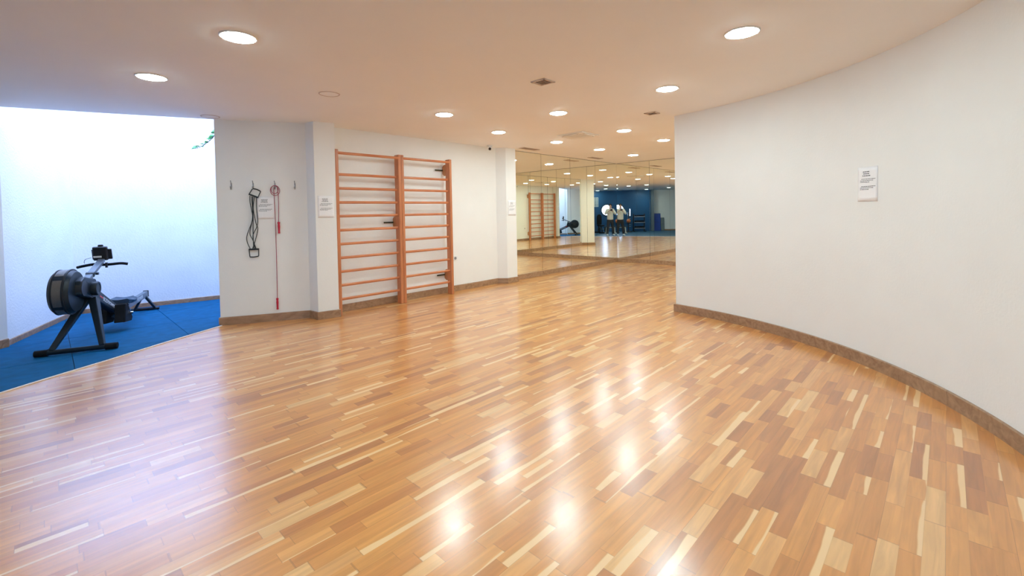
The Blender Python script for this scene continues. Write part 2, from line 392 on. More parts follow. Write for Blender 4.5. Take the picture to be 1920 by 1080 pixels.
# dark back wall with a round window and a slit window
PORT = V(-0.82, YB, 1.40); PR = 0.36
SL = (-1.60, -1.52, 1.00, 1.46)
bm = BM()
def holed_wall(bm, x0, x1, z0, z1, y0, y1, hole_c, hole_r, slit):
    def flat(y, flip):
        # central square round the port hole, ring of quads to a circle
        q = hole_r + 0.06; cx, cz = hole_c
        segs = 48; inner = []; outer = []
        for i in range(segs):
            a = 2 * pi * i / segs; c_, s_ = math.cos(a), math.sin(a); k = q / max(abs(c_), abs(s_))
            inner.append(bm.verts.new((cx + hole_r * c_, y, cz + hole_r * s_))); outer.append(bm.verts.new((cx + k * c_, y, cz + k * s_)))
        for i in range(segs): bm.faces.new((inner[i], inner[(i + 1) % segs], outer[(i + 1) % segs], outer[i]))
        def rect(a0, a1, b0, b1):
            bm.faces.new([bm.verts.new(p) for p in ((a0, y, b0), (a1, y, b0), (a1, y, b1), (a0, y, b1))])
        sx0, sx1, sz0, sz1 = slit
        rect(cx + q, x1, z0, z1); rect(cx - q, cx + q, z0, cz - q); rect(cx - q, cx + q, cz + q, z1)
        rect(sx1, cx - q, z0, z1); rect(sx0, sx1, z0, sz0); rect(sx0, sx1, sz1, z1); rect(x0, sx0, z0, z1)
        return inner
    a = flat(y0, 0); b = flat(y1, 1)
    for i in range(len(a)): bm.faces.new((a[i], a[(i + 1) % len(a)], b[(i + 1) % len(a)], b[i]))
    sx0, sx1, sz0, sz1 = slit
    ring = [(sx0, sz0), (sx1, sz0), (sx1, sz1), (sx0, sz1)]
    for i in range(4):
        p, q = ring[i], ring[(i + 1) % 4]
        bm.faces.new([bm.verts.new(v) for v in ((p[0], y0, p[1]), (q[0], y0, q[1]), (q[0], y1, q[1]), (p[0], y1, p[1]))])
holed_wall(bm, -2.92, 2.4, 0, H, YB, YB - 0.18, (PORT.x, PORT.z), PR, SL)
struct(obj('wall_back', bm, 'gymwall'))
def window_ring():
    bm = BM(); lathe(bm, [(PR - 0.035, -0.02), (PR - 0.035, 0.03), (PR + 0.03, 0.03), (PR + 0.03, 0.0), (PR - 0.005, 0.0), (PR - 0.005, -0.02), (PR - 0.035, -0.02)], 48, axis_mtx(PORT, (0, 1, 0)))
    f = struct(obj('window_1', bm, 'frame_dark', smooth=True))
    bm = BM(); cyl(bm, PORT + V(0, -0.012, 0), PORT + V(0, -0.006, 0), PR - 0.03, seg=48); obj('pane', bm, 'glass', f)
window_ring()
def window_slit():
    x0, x1, z0, z1 = SL; bm = BM()
    for c, s in (((x0, z0), (0.02, z1 - z0)), ((x1, z0), (0.02, z1 - z0))): box(bm, (c[0], YB + 0.005, (z0 + z1) / 2), (0.02, 0.04, z1 - z0 + 0.03))
    for z in (z0, z1): box(bm, ((x0 + x1) / 2, YB + 0.005, z), (x1 - x0 + 0.02, 0.04, 0.02))
    f = struct(obj('window_2', bm, 'frame_dark'))
    bm = BM(); box(bm, ((x0 + x1) / 2, YB - 0.02, (z0 + z1) / 2), (x1 - x0, 0.006, z1 - z0)); obj('pane', bm, 'glass', f)
window_slit()
# light well walls (open to the sky)
ZW = 5.4
wall('wall_well_left', [V(-5.63, 4.99, 0), V(-6.445, 6.64, 0), V(-6.75, 6.7, 0), V(-5.98, 5.05, 0)], 0, ZW, 'plaster')
wall('wall_well_back', [V(-6.445, 6.64, 0), V(-5.006, 7.697, 0), V(-3.30, 8.95, 0), V(-3.4, 9.2, 0), V(-6.7, 6.9, 0)], 0, ZW, 'plaster')
wall('wall_well_right', [V(-3.86, 6.03, 0), V(-3.6, 6.12, 0), V(-3.1, 8.9, 0), V(-3.34, 8.95, 0)], 0, ZW, 'plaster')

# skirting boards
BH_, BT = 0.105, 0.016
def skirting(name, pts, h=BH_, t=BT, side=1, m='base'):
    """boards of one run, mitred, standing on the side given"""
    pts = [Vector(p) for p in pts]; n = len(pts); offs = []
    for i in range(n):
        ds = []
        if i > 0: ds.append((pts[i] - pts[i - 1]).normalized())
        if i < n - 1: ds.append((pts[i + 1] - pts[i]).normalized())
        ns = [V(-d.y, d.x, 0) * side for d in ds]; b = sum(ns, V(0, 0, 0)).normalized()
        offs.append(pts[i] + b * (t / max(0.3, b.dot(ns[0]))))
    bm = BM(); rings = []
    for p, o in zip(pts, offs):
        inn = p + (o - p) * 0.0; top = p + (o - p) * 0.7
        rings.append([bm.verts.new((q.x, q.y, z)) for q, z in ((inn, 0), (o, 0), (o, h - 0.006), (top, h), (inn, h))])
    for a, b in zip(rings, rings[1:]):
        for k in range(5): bm.faces.new((a[k], a[(k + 1) % 5], b[(k + 1) % 5], b[k]))
    bm.faces.new(rings[0]); bm.faces.new(rings[-1][::-1])
    return struct(obj(name, bm, m))
skirting('baseboard_front_left', [JAMB + hn * 0.2, JAMB, KINK, P1L, P1R, P1R + na * 0.25], side=-1)
skirting('baseboard_front', [onA(8.02), onA(4.60)], side=-1)
skirting('baseboard_pillar', [p2c, P2M, P2R, P2R + na * 0.17], side=-1)
skirting('baseboard_mirror', [onA(4.22), onA(0), C + db * BL, BE - da * 4.48], side=-1, t=0.02)
skirting('baseboard_right', [W2 + da * 0.02, WTIP] + arc[1:], side=-1)
skirting('baseboard_well', [V(-5.63, 4.99, 0), V(-6.445, 6.64, 0), V(-3.30, 8.95, 0)], h=0.075, t=0.012, side=-1)
skirting('baseboard_left', [V(-6.9, -5.2, 0), V(-6.0, 1.6, 0), V(-5.6, 4.985, 0)], side=-1)
skirting('baseboard_back', [V(-3.08, -5.05, 0), V(-6.8, -5.05, 0)], side=-1, m='base')

# mirrors: one pane per panel, dark backing shows in the joints
M['mback'] = mat('mirror_edge', (0.03, 0.035, 0.03), 0.5)
MZ0, MZ1 = 0.105, H - 0.012
def mirror_panel(p0, p1, n_in, label):
    d = (p1 - p0).normalized(); g = 0.003
    a, b = p0 + d * g, p1 - d * g
    bm = BM(); prism(bm, [xy(a), xy(b), xy(b + n_in * 0.006), xy(a + n_in * 0.006)], MZ0, MZ1)
    o = obj('mirror_panel', bm, 'mirror'); tag(o, label, 'mirror', 'frameless mirror panels of the alcove')
    return o
bm = BM()
prism(bm, [xy(onA(4.3)), xy(onA(0)), xy(onA(0) - na * 0.002), xy(onA(4.3) - na * 0.002)], MZ0, H - 0.005)
prism(bm, [xy(C), xy(BE), xy(BE - nb * 0.002), xy(C - nb * 0.002)], MZ0, H - 0.005)
prism(bm, [xy(BE), xy(BE - da * 4.42), xy(BE - da * 4.42 - db * 0.002), xy(BE - db * 0.002)], MZ0, H - 0.005)
struct(obj('trim_4', bm, 'mback'))
lA = ['mirror panel on the long wall touching the mirror corner', 'mirror panel second from the corner on the long wall', 'mirror panel third from the corner on the long wall', 'mirror panel beside the white pillar with the notice']
for i, (t0, t1) in enumerate(((0.004, 1.074), (1.074, 2.144), (2.144, 3.226), (3.226, 4.24))): mirror_panel(onA(t0, 0.002), onA(t1, 0.002), -na, lA[i])
lB = ['mirror panel on the far end wall touching the mirror corner', 'mirror panel second from the corner on the far end wall', 'mirror panel third from the corner on the far end wall', 'mirror panel at the hidden end of the far end wall']
for i, (t0, t1) in enumerate(((0.006, 0.954), (0.954, 2.02), (2.02, 3.05), (3.05, BL - 0.004))): mirror_panel(C + db * t0 - nb * 0.002, C + db * t1 - nb * 0.002, -nb, lB[i])
lC = ['mirror panel behind the curved wall next to the far end wall', 'second mirror panel from the far end on the back of the curved wall', 'third mirror panel from the far end on the back of the curved wall', 'mirror panel at the free tip on the back of the curved wall']
for i in range(4): mirror_panel(BE - da * (0.006 + 1.1 * i) - db * 0.002, BE - da * (1.1 * (i + 1)) - db * 0.002, -db, lC[i])

# rubber mats of the light well: square tiles cut to the area; one rubber floor behind
edge = [V(-3.777, 5.815, 0), V(-3.95, 5.023, 0), V(-4.047, 4.466, 0), V(-4.139, 4.033, 0), V(-4.202, 3.665, 0), V(-4.27, 3.2, 0)]
back_edge = [V(-4.1, 2.8, 0), V(-3.1, 2.05, 0), V(-2.2, 1.45, 0), V(-1.2, 0.98, 0), V(-0.35, 0.72, 0), V(0.8, 0.45, 0), V(2.26, 0.2, 0)]
region = [V(-5.615, 4.98, 0), V(-6.42, 6.62, 0), V(-3.36, 8.87, 0), V(-3.86, 6.0, 0)] + edge + [V(-5.82, 3.05, 0)]
def clip(poly, tile):
    out = [V(p.x, p.y, 0) for p in poly]
    for i in range(4):
        a, b = tile[i], tile[(i + 1) % 4]; n = V(-(b - a).y, (b - a).x, 0); src = out; out = []
        for j in range(len(src)):
            p, q = src[j - 1], src[j]; dp, dq = (p - a).dot(n), (q - a).dot(n)
            if dp * dq < 0: out.append(p + (q - p) * (dp / (dp - dq)))
            if dq >= 0: out.append(q)
        if len(out) < 3: return []
    return out
tu = V(math.cos(math.radians(-44.2)), math.sin(math.radians(-44.2)), 0); tv = V(-tu.y, tu.x, 0); t0 = V(-4.165, 4.93, 0)
t0 = t0 + tv * ((V(-4.6746, 4.753, 0) - t0).dot(tv))
rows = {0: 'along the wooden floor edge', -1: 'under the middle of the rowing machine', -2: 'along the back of the light well', 1: 'cut to a sliver at the wooden floor'}
mats_made = []
for i in range(-3, 2):
    for j in range(-3, 5):
        q = t0 + tu * i + tv * j; g = 0.0025
        tile = [q + tu * g + tv * g, q + tu * (1 - g) + tv * g, q + tu * (1 - g) + tv * (1 - g), q + tu * g + tv * (1 - g)]
        p = clip(region, tile)
        if len(p) < 3: continue
        area = abs(sum(p[k - 1].x * p[k].y - p[k].x * p[k - 1].y for k in range(len(p)))) / 2
        if area < 0.02: continue
        bm = BM(); prism(bm, [xy(v) for v in p], 0.0041, 0.012)
        o = obj('floor_mat', bm, 'rubber'); mats_made.append((i, j, o))
ords = ['nearest', 'second', 'third', 'fourth', 'fifth', 'sixth', 'seventh']
for i, j, o in mats_made:
    js = sorted(jj for ii, jj, _ in mats_made if ii == i)
    row = {1: 'sliver row at the wooden floor', 0: 'row along the wooden floor', -1: 'row under the rowing machine', -2: 'row along the plaster wall', -3: 'farthest row'}[i]
    tag(o, '%s blue rubber floor mat from the camera in the %s' % (ords[js.index(j)], row), 'floor mat', 'blue rubber floor mats of the light well')
bm = BM(); prism(bm, [xy(v) for v in [V(-5.82, 3.045, 0), V(-4.27, 3.195, 0)] + back_edge + [V(2.27, -4.74, 0), V(-2.87, -4.74, 0), V(-2.87, -4.59, 0), V(-3.07, -4.59, 0), V(-3.07, -5.05, 0), V(-6.85, -5.05, 0)]], 0.0005, 0.011)
struct(obj('floor_rubber', bm, 'rubber_gym'))
bm = BM(); prism(bm, [xy(v) for v in region], 0.0002, 0.004); struct(obj('floor_underlay', bm, 'rubblk'))
# edging strip between wood and mats
bm = BM(); path = edge + back_edge
for i in range(len(path) - 1):
    d = (path[i + 1] - path[i]).normalized(); n = V(-d.y, d.x, 0)
    prism(bm, [xy(path[i] + n * 0.004), xy(path[i + 1] + n * 0.004), xy(path[i + 1] + n * 0.024), xy(path[i] + n * 0.024)], 0.0003, 0.009)
struct(obj('trim_5', bm, 'trim', bevel=0.002))

# ------------------------------------------------------------------ ceiling fittings
def make_light(loc, label):
    t = thing('ceiling_light', label, 'ceiling light', (loc[0], loc[1], H), 0, 'round recessed ceiling lights')
    bm = BM(); lathe(bm, [(0.101, -0.001), (0.103, -0.007), (0.112, -0.009), (0.118, -0.005), (0.119, 0.0), (0.101, -0.001)], 40); obj('trim_ring', bm, 'ring', t, smooth=True)
    bm = BM(); lathe(bm, [(0, -0.020), (0.05, -0.0185), (0.085, -0.0145), (0.101, -0.009), (0.102, -0.0005), (0, -0.0005)], 40); obj('diffuser', bm, 'lamp', t)
    return t
lights = [((-1.881, 3.188), 'round recessed ceiling light nearest the camera on the left of the ceiling'),
 ((-3.165, 4.043), 'round recessed ceiling light nearest the light well opening'),
 ((-0.835, 5.79), 'round recessed ceiling light in front of the wall bars'),
 ((-0.182, 7.127), 'round recessed ceiling light left of the security camera above'),
 ((0.618, 5.82), 'round recessed ceiling light just beyond the larger square vent'),
 ((0.834, 8.248), 'round recessed ceiling light left of and beyond the air conditioning cassette'),
 ((1.795, 7.191), 'round recessed ceiling light right of the air conditioning cassette'),
 ((1.827, 9.361), 'round recessed ceiling light nearest the slot vent by the mirror corner'),
 ((2.802, 10.42), 'round recessed ceiling light closest to the mirror corner'),
 ((2.776, 8.26), 'round recessed ceiling light at the tip of the curved wall, farther one'),
 ((1.641, 4.751), 'round recessed ceiling light beside the small square vent and curved wall'),
 ((1.669, 3.274), 'largest looking round recessed ceiling light near the curved wall')]
hid = [((0.70, 1.75), 'second from the camera'), ((-0.22, 0.66), 'just ahead of the camera'), ((-0.94, 1.45), 'left ahead of the camera'), ((-0.13, -2.0), 'behind the photographer over the gym floor'),
       ((-0.11, -4.15), 'close to the dark wall above the weight machine'), ((-2.4, -3.9), 'close to the dark wall above the dumbbell rack'), ((-3.17, -2.0), 'over the gym floor before the white back wall'), ((3.75, 9.3), 'above the far end wall of mirrors')]
proto = make_light(*lights[0])
for p, lab in lights[1:]: dup(proto, (p[0], p[1], H), None, lab)
for p, lab in hid: dup(proto, (p[0], p[1], H), None, 'round ceiling light out of frame, ' + lab)

def square_vent(loc, w, rz, label, lx=None):
    lx = lx or w
    t = thing('air_vent', label, 'air vent', (loc[0], loc[1], H), rz, 'ceiling air vents')
    bm = BM()
    for sx_, sy_, cx, cy_ in ((lx, 0.02, 0, w / 2 - 0.01), (lx, 0.02, 0, -w / 2 + 0.01), (0.02, w, lx / 2 - 0.01, 0), (0.02, w, -lx / 2 + 0.01, 0)): box(bm, (cx, cy_, -0.005), (sx_, sy_, 0.010))
    obj('frame', bm, 'vent', t)
    bm = BM(); box(bm, (0, 0, -0.001), (lx - 0.03, w - 0.03, 0.002)); obj('backing', bm, 'ventdark', t)
    n = max(3, int((w - 0.04) / 0.022)); bm = BM()
    for k in range(n):
        y = -w / 2 + 0.03 + (w - 0.06) * k / (n - 1)
        box(bm, (0, y, -0.005), (lx - 0.04, 0.012, 0.002), Matrix.Rotation(0.6, 3, 'X'))
    obj('louvre', bm, 'vent', t)
    return t
square_vent((0.324, 4.415), 0.17, AANG, 'larger brown square ceiling vent in the middle of the ceiling')
square_vent((1.85, 5.94), 0.15, AANG, 'smaller brown square ceiling vent near the tip of the curved wall')
square_vent((0.37, 9.07), 0.15, AANG, 'slot ceiling vent along the mirrors beside the white pillar', 0.48)
square_vent((2.02, 10.86), 0.15, AANG, 'slot ceiling vent along the mirrors near the mirror corner', 0.46)
square_vent((-0.55, 2.6 - 0.9), 0.22, AANG, 'ceiling vent in front of the photographer, seen in the mirror', 0.3)

ac = thing('air_conditioner', 'square ceiling air conditioning cassette before the mirrors', 'air conditioner', (1.12, 7.54, H), AANG)
bm = BM(); box(bm, (0, 0, -0.008), (0.50, 0.50, 0.016)); obj('panel', bm, 'ceil_fit', ac, bevel=0.006)
bm = BM()
for k in range(9): box(bm, (0, -0.13 + 0.0325 * k, -0.019), (0.28, 0.012, 0.006))
obj('grille', bm, 'ceil_fit', ac)
for k in range(4):
    bm = BM(); a = k * pi / 2; R_ = Matrix.Rotation(a, 3, 'Z')
    box(bm, R_ @ V(0.205, 0, -0.02), (0.05, 0.30, 0.008), R_ @ Matrix.Rotation(0.25, 3, 'Y')); obj('flap', bm, 'ceil_fit', ac)
def speaker(loc, label):
    t = thing('ceiling_speaker', label, 'ceiling speaker', (loc[0], loc[1], H), 0, 'round flush ceiling speakers')
    bm = BM(); lathe(bm, [(0.092, -0.001), (0.094, -0.006), (0.102, -0.006), (0.105, 0.0), (0.092, -0.001)], 40); obj('rim', bm, 'vent', t, smooth=True)
    bm = BM(); lathe(bm, [(0, -0.004), (0.092, -0.003), (0.092, -0.0005), (0, -0.0005)], 40); obj('grille', bm, 'ceiling', t)
speaker((-1.863, 4.716), 'round flush ceiling speaker in the ceiling before the wall bars')
speaker((-3.72, 5.66), 'round flush ceiling speaker at the top corner of the light well')
# security camera
sc_ = thing('security_camera', 'white security camera with black lens on the ceiling by the pillar', 'security camera', (-0.39, 8.52, H))
bm = BM(); lathe(bm, [(0, 0), (0.056, 0), (0.056, -0.016), (0.040, -0.026), (0, -0.026)], 28); obj('base', bm, 'white', sc_, smooth=True)
bm = BM(); cd = V(0.05, -0.95, -0.25).normalized(); bmesh.ops.create_uvsphere(bm, u_segments=24, v_segments=16, radius=0.042, matrix=Matrix.Translation((0, 0, -0.062))); obj('ball_housing', bm, 'white', sc_, smooth=True)
bm = BM(); c0 = V(0, 0, -0.062) + cd * 0.030; cyl(bm, c0, c0 + cd * 0.014, 0.026, 0.024, 24); obj('lens', bm, 'lens', sc_, smooth=True)

# ------------------------------------------------------------------ wall bars
def wall_bars(origin, W_, label, spacer_at, left_spacer):
    t = thing('wall_bars', label, 'wall bars', origin, AANG, 'wooden wall bar units')    # local x along wall, y into wall; y=0 front face
    pw, pd, hh = 0.050, 0.115, 2.318
    for x in (pw / 2, W_ - pw / 2):
        bm = BM(); box(bm, (x, pd / 2, hh / 2), (pw, pd, hh)); obj('upright', bm, 'bars', t, bevel=0.009, seg=3)
    zs = [0.212, 0.408, 0.602, 0.797, 0.992, 1.187, 1.385, 1.579, 1.776, 1.972, 2.267]
    for i, z in enumerate(zs):
        y = 0.055 if i < 10 else 0.012
        prof = []; bm = BM(); n = 20
        a = [bm.verts.new((pw * 0.35, y + 0.014 * math.cos(q), z + 0.0195 * math.sin(q))) for q in [2 * pi * k / n for k in range(n)]]
        b = [bm.verts.new((W_ - pw * 0.35, y + 0.014 * math.cos(q), z + 0.0195 * math.sin(q))) for q in [2 * pi * k / n for k in range(n)]]
        for k in range(n): bm.faces.new((a[k], a[(k + 1) % n], b[(k + 1) % n], b[k]))
        bm.faces.new(a[::-1]); bm.faces.new(b); obj('rung', bm, 'rung', t, smooth=True)
    for (x, z) in spacer_at:
        poly = [(-0.085, 0.0), (0.085, 0.0), (0.10, 0.02), (0.09, 0.05), (0.06, 0.0845), (-0.06, 0.0845), (-0.09, 0.05), (-0.10, 0.02)]
        bm = BM(); m_ = Matrix(((0, 0, 1), (0, 1, 0), (1, 0, 0))).to_4x4(); m_.translation = V(x - 0.02, pd, z)
        slab(bm, poly, m_, 0.04); s = obj('spacer_block', bm, 'block', t, bevel=0.006)
        bm = BM(); box(bm, (x - 0.095, pd + 0.068, z), (0.19, 0.006, 0.022)); obj('strap', bm, 'strap', s)
    return t
L0 = V(-2.394, 6.321, 0)
wall_bars(L0 + da * -0.050, 1.062, 'left unit of the pair of wooden wall bars, next to the near pillar', [(1.035, 1.27)], None)
wall_bars(L0 + da * 1.013, 1.009, 'right unit of the pair of wooden wall bars, next to the wall socket', [(0.98, 2.14), (0.98, 0.33)], None)

# wall socket
def wall_frame(origin, along, nrm): # local x along, y up, z out of the wall
    m = Matrix((along, V(0, 0, 1), nrm)).transposed().to_4x4(); m.translation = origin; return m
so = thing('wall_socket', 'white wall socket low on the wall right of the wall bars', 'wall socket')
so.matrix_world = wall_frame(onA(5.695, 0) + V(0, 0, 0.59), da, -na)
bm = BM(); box(bm, (0, 0, 0.005), (0.11, 0.082, 0.010)); obj('plate', bm, 'white', so, bevel=0.004)
bm = BM(); lathe(bm, [(0, 0.0105), (0.02, 0.0105), (0.022, 0.013), (0.026, 0.013), (0.026, 0.0095)], 24); obj('outlet', bm, 'inkgrey', so, smooth=True)

# ------------------------------------------------------------------ notices
def notice(origin, along, nrm, label, seed, w=0.21, h=0.297, tilt=0.0, head=3, big=1.0, curl=0.004, ink='ink'):
    t = thing('paper_notice', label, 'notice', group='printed paper notices')
    t.matrix_world = wall_frame(origin, along, nrm) @ Matrix.Rotation(tilt, 4, 'Z')
    rnd = random.Random(seed); bm = BM(); n = 8
    vv = [[bm.verts.new(((i / n - 0.5) * w, (j / n - 0.5) * h, 0.0015 + curl * max(0, 0.25 - j / n) * 4 * abs(i / n - 0.35))) for j in range(n + 1)] for i in range(n + 1)]
    for i in range(n):
        for j in range(n): bm.faces.new((vv[i][j], vv[i + 1][j], vv[i + 1][j + 1], vv[i][j + 1]))
    o = obj('sheet', bm, 'paper', t, smooth=True)
    sm = o.modifiers.new('thickness', 'SOLIDIFY'); sm.thickness = 0.0006
    z = 0.0036
    def words(bm, y, x0, x1, hh):
        x = x0
        while x < x1 - 0.006:
            l_ = min(rnd.uniform(0.008, 0.026) * big, x1 - x); box(bm, (x + l_ / 2, y, z), (l_, hh, 0.0004)); x += l_ + 0.004
    y = h * 0.36; bm = BM()
    for wd in (0.075, 0.066, 0.085)[:head]:
        words(bm, y, -wd / 2 * big - 0.01, wd / 2 * big - 0.01, 0.0062 * big); y -= 0.017
    obj('heading_text', bm, ink, t); y -= 0.012
    for blk_ in range(2):
        bm = BM()
        for k, wd in enumerate((0.16, 0.14, 0.10)): words(bm, y, -0.078 + (0.012 if k == 0 else 0), -0.078 + wd, 0.0042 * big); y -= 0.013
        obj('paragraph_text', bm, ink, t); y -= 0.024
    return t
def on_hook(s, z, off=0.0): return JAMB + hk * s - hn * off + V(0, 0, z)
notice(on_hook(0.558, 1.515), hk, -hn, 'printed paper notice hanging between the resistance band and the skipping rope', 3)
pd_ = (P1R - P1L).normalized(); pn_ = V(pd_.y, -pd_.x, 0)
notice((P1L + P1R) / 2 + V(0, 0, 1.515), pd_, pn_, 'printed paper notice on the near pillar left of the wall bars', 5)
p2d = (P2R - P2M).normalized(); p2n = V(p2d.y, -p2d.x, 0)
notice(P2M + p2d * 0.15 + V(0, 0, 1.48), p2d, p2n, 'printed paper notice on the far pillar beside the mirrors', 8, ink='inkgrey')
ca = math.radians(1.9); cpnt = cc + V(math.cos(ca), math.sin(ca), 0) * 3.597
notice(cpnt + V(0, 0, 1.583), V(math.sin(ca), -math.cos(ca), 0), V(-math.cos(ca), -math.sin(ca), 0), 'printed paper notice alone on the curved right wall', 11)

# ------------------------------------------------------------------ coat hooks, band, rope
hookspec = [(0.173, 'bare steel wall hook nearest the light well'), (0.422, 'steel wall hook holding the black resistance band'), (0.679, 'steel wall hook holding the red skipping rope'), (0.920, 'bare steel wall hook nearest the near pillar')]
def make_hook(s, label):
    t = thing('wall_hook', label, 'wall hook', group='steel wall hooks'); t.matrix_world = wall_frame(on_hook(s, 1.81), hk, -hn)
    bm = BM(); box(bm, (0, 0.0, 0.002), (0.016, 0.06, 0.004)); obj('back_plate', bm, 'steel', t, bevel=0.001)
    bm = BM(); tube(bm, smooth_path([(0, 0.018, 0.004), (-0.002, 0.045, 0.018), (-0.003, 0.060, 0.030)], 6), [0.005] * 12 + [0.006], 8); obj('upper_prong', bm, 'steel', t, smooth=True)
    bm = BM(); tube(bm, smooth_path([(0, -0.010, 0.004), (0, -0.040, 0.012), (0, -0.050, 0.026), (0, -0.040, 0.040), (0, -0.026, 0.042)], 6), 0.0055, 8); obj('lower_prong', bm, 'steel', t, smooth=True)
    bm = BM(); bmesh.ops.create_uvsphere(bm, u_segments=12, v_segments=8, radius=0.010, matrix=Matrix.Translation((0, -0.022, 0.042))); obj('knob', bm, 'steel', t, smooth=True)
    return t
for s, lab in hookspec: make_hook(s, lab)

rb = thing('resistance_band', 'black five-tube resistance band with two frame handles hanging from a hook', 'resistance band')
rb.matrix_world = wall_frame(JAMB, hk, -hn)      # local x = along wall, y = height, z = out
def grip(corners, name, zo, bow):
    h_ = None; a, b, c, d = [V(p[0], p[1], zo) for p in corners]      # a-b grip side, c-d yoke side
    m = (a + b) / 2 + ((a + b) / 2 - (c + d) / 2).normalized() * bow
    bm = BM(); tube(bm, smooth_path([a, m, b], 8), 0.0075, 10); tube(bm, [a, d], 0.0058, 8); tube(bm, [b, c], 0.0058, 8)
    h_ = obj(name, bm, 'band', rb, smooth=True)
    bm = BM(); bar(bm, c + (c - d).normalized() * 0.004, d - (c - d).normalized() * 0.004, 0.022, 0.020, (0, 0, 1)); obj('tube_yoke', bm, 'black', h_, bevel=0.003)
grip([(0.420, 1.768), (0.512, 1.730), (0.480, 1.651), (0.378, 1.694)], 'handle', 0.035, 0.008)
grip([(0.362, 0.873), (0.463, 0.880), (0.466, 0.972), (0.354, 0.972)], 'handle', 0.022, 0.006)
paths = [[(0.386, 1.674), (0.387, 1.586), (0.4, 1.487), (0.407, 1.376), (0.37, 1.189), (0.404, 1.089), (0.439, 0.971)], [(0.41, 1.663), (0.408, 1.564), (0.414, 1.431), (0.408, 1.232), (0.408, 1.066), (0.41, 0.972)],
 [(0.42, 1.663), (0.411, 1.509), (0.401, 1.343), (0.332, 1.124), (0.371, 0.974)], [(0.44, 1.657), (0.421, 1.508), (0.445, 1.32), (0.462, 1.231), (0.423, 1.066), (0.391, 0.973)], [(0.461, 1.657), (0.457, 1.508), (0.465, 1.342), (0.448, 1.253), (0.405, 1.144), (0.425, 0.971)]]
for i, p in enumerate(paths):
    n = len(p); bm = BM()
    tube(bm, smooth_path([(q[0], q[1], 0.034 - 0.012 * k / (n - 1) + 0.006 * math.sin(i * 2.1 + k * 1.3)) for k, q in enumerate(p)], 8), 0.0046, 8); obj('elastic_tube', bm, 'band', rb, smooth=True)

rp = thing('skipping_rope', 'red skipping rope with two red handles looped over a hook', 'skipping rope'); rp.matrix_world = wall_frame(JAMB, hk, -hn)
pts = [(0.667, 0.30, 0.018), (0.671, 0.69, 0.016), (0.673, 1.047, 0.016), (0.671, 1.404, 0.016), (0.668, 1.66, 0.02), (0.667, 1.76, 0.03), (0.684, 1.805, 0.034), (0.705, 1.79, 0.034)]
for k in range(22):
    a = pi / 2 - 2 * pi * k / 11 - 0.2; r_ = 0.064 if k < 11 else 0.050
    pts.append((0.681 + (0.003 if k > 10 else 0) + r_ * 0.86 * math.cos(a) - (0.008 if k > 10 else 0), 1.742 + (0.012 if k > 10 else 0) + r_ * 1.05 * math.sin(a), 0.028 + 0.004 * math.sin(k)))
pts += [(0.700, 1.80, 0.034), (0.713, 1.75, 0.026), (0.716, 1.581, 0.018), (0.711, 1.323, 0.018)]
bm = BM(); tube(bm, smooth_path(pts, 6), 0.0036, 8); obj('cord', bm, 'redrope', rp, smooth=True)
def rope_handle(x, z0, z1):
    L = z1 - z0; prof = [(0, 0), (0.013, 0.0), (0.0145, 0.010), (0.012, 0.018), (0.0125, L * 0.4), (0.0145, L * 0.62), (0.0115, L * 0.8), (0.015, L * 0.9), (0.015, L * 0.97), (0.009, L), (0, L)]
    bm = BM(); m_ = Matrix(((1, 0, 0), (0, 0, 1), (0, -1, 0))).to_4x4(); m_.translation = V(x, z0, 0.018); lathe(bm, prof, 18, m_); obj('handle', bm, 'red', rp, smooth=True)
rope_handle(0.7125, 1.171, 1.325); rope_handle(0.667, 0.155, 0.308)

# ------------------------------------------------------------------ rowing machine (local x = front to rear, y = to the viewer's right)
rm = thing('rowing_machine', 'dark air rowing machine standing on the blue mats in the light well', 'rowing machine')
axv = V(-0.429, 0.903, 0).normalized(); latv = V(axv.y, -axv.x, 0)
mm = Matrix((axv, latv, V(0, 0, 1))).transposed().to_4x4(); mm.translation = V(-4.56, 4.70, 0.012)
ROW_M = mm
rm.matrix_world = Matrix.Translation(mm.translation) @ Matrix.Rotation(math.atan2(axv.y, axv.x), 4, 'Z')
def rl(p): return (p[0], -p[1], p[2])            # this thing's own frame is right handed: mirror the lateral axis
def rpart(name, fn, m, parent=None, **k):
    bm = BM(); fn(bm)
    for v in bm.verts: v.co.y = -v.co.y
    return obj(name, bm, m, parent or rm, **k)
# front foot
ft = rpart('front_foot', lambda b: cyl(b, (0, -0.30, 0.035), (0, 0.30, 0.035), 0.026, seg=16), 'rower_blue', smooth=True)
for s in (-1, 1): rpart('foot_cap', lambda b: (cyl(b, (0, s * 0.23, 0.036), (0, s * 0.33, 0.036), 0.035, 0.033, 16)), 'rubblk', ft, smooth=True)
for s in (-1, 1): rpart('front_leg', lambda b: bar(b, (0.0, s * 0.205, 0.05), (0.36, s * 0.035, 0.50), (0.045, 0.085), (0.045, 0.075), (1, 0, 0)), 'rower_blue', bevel=0.006)
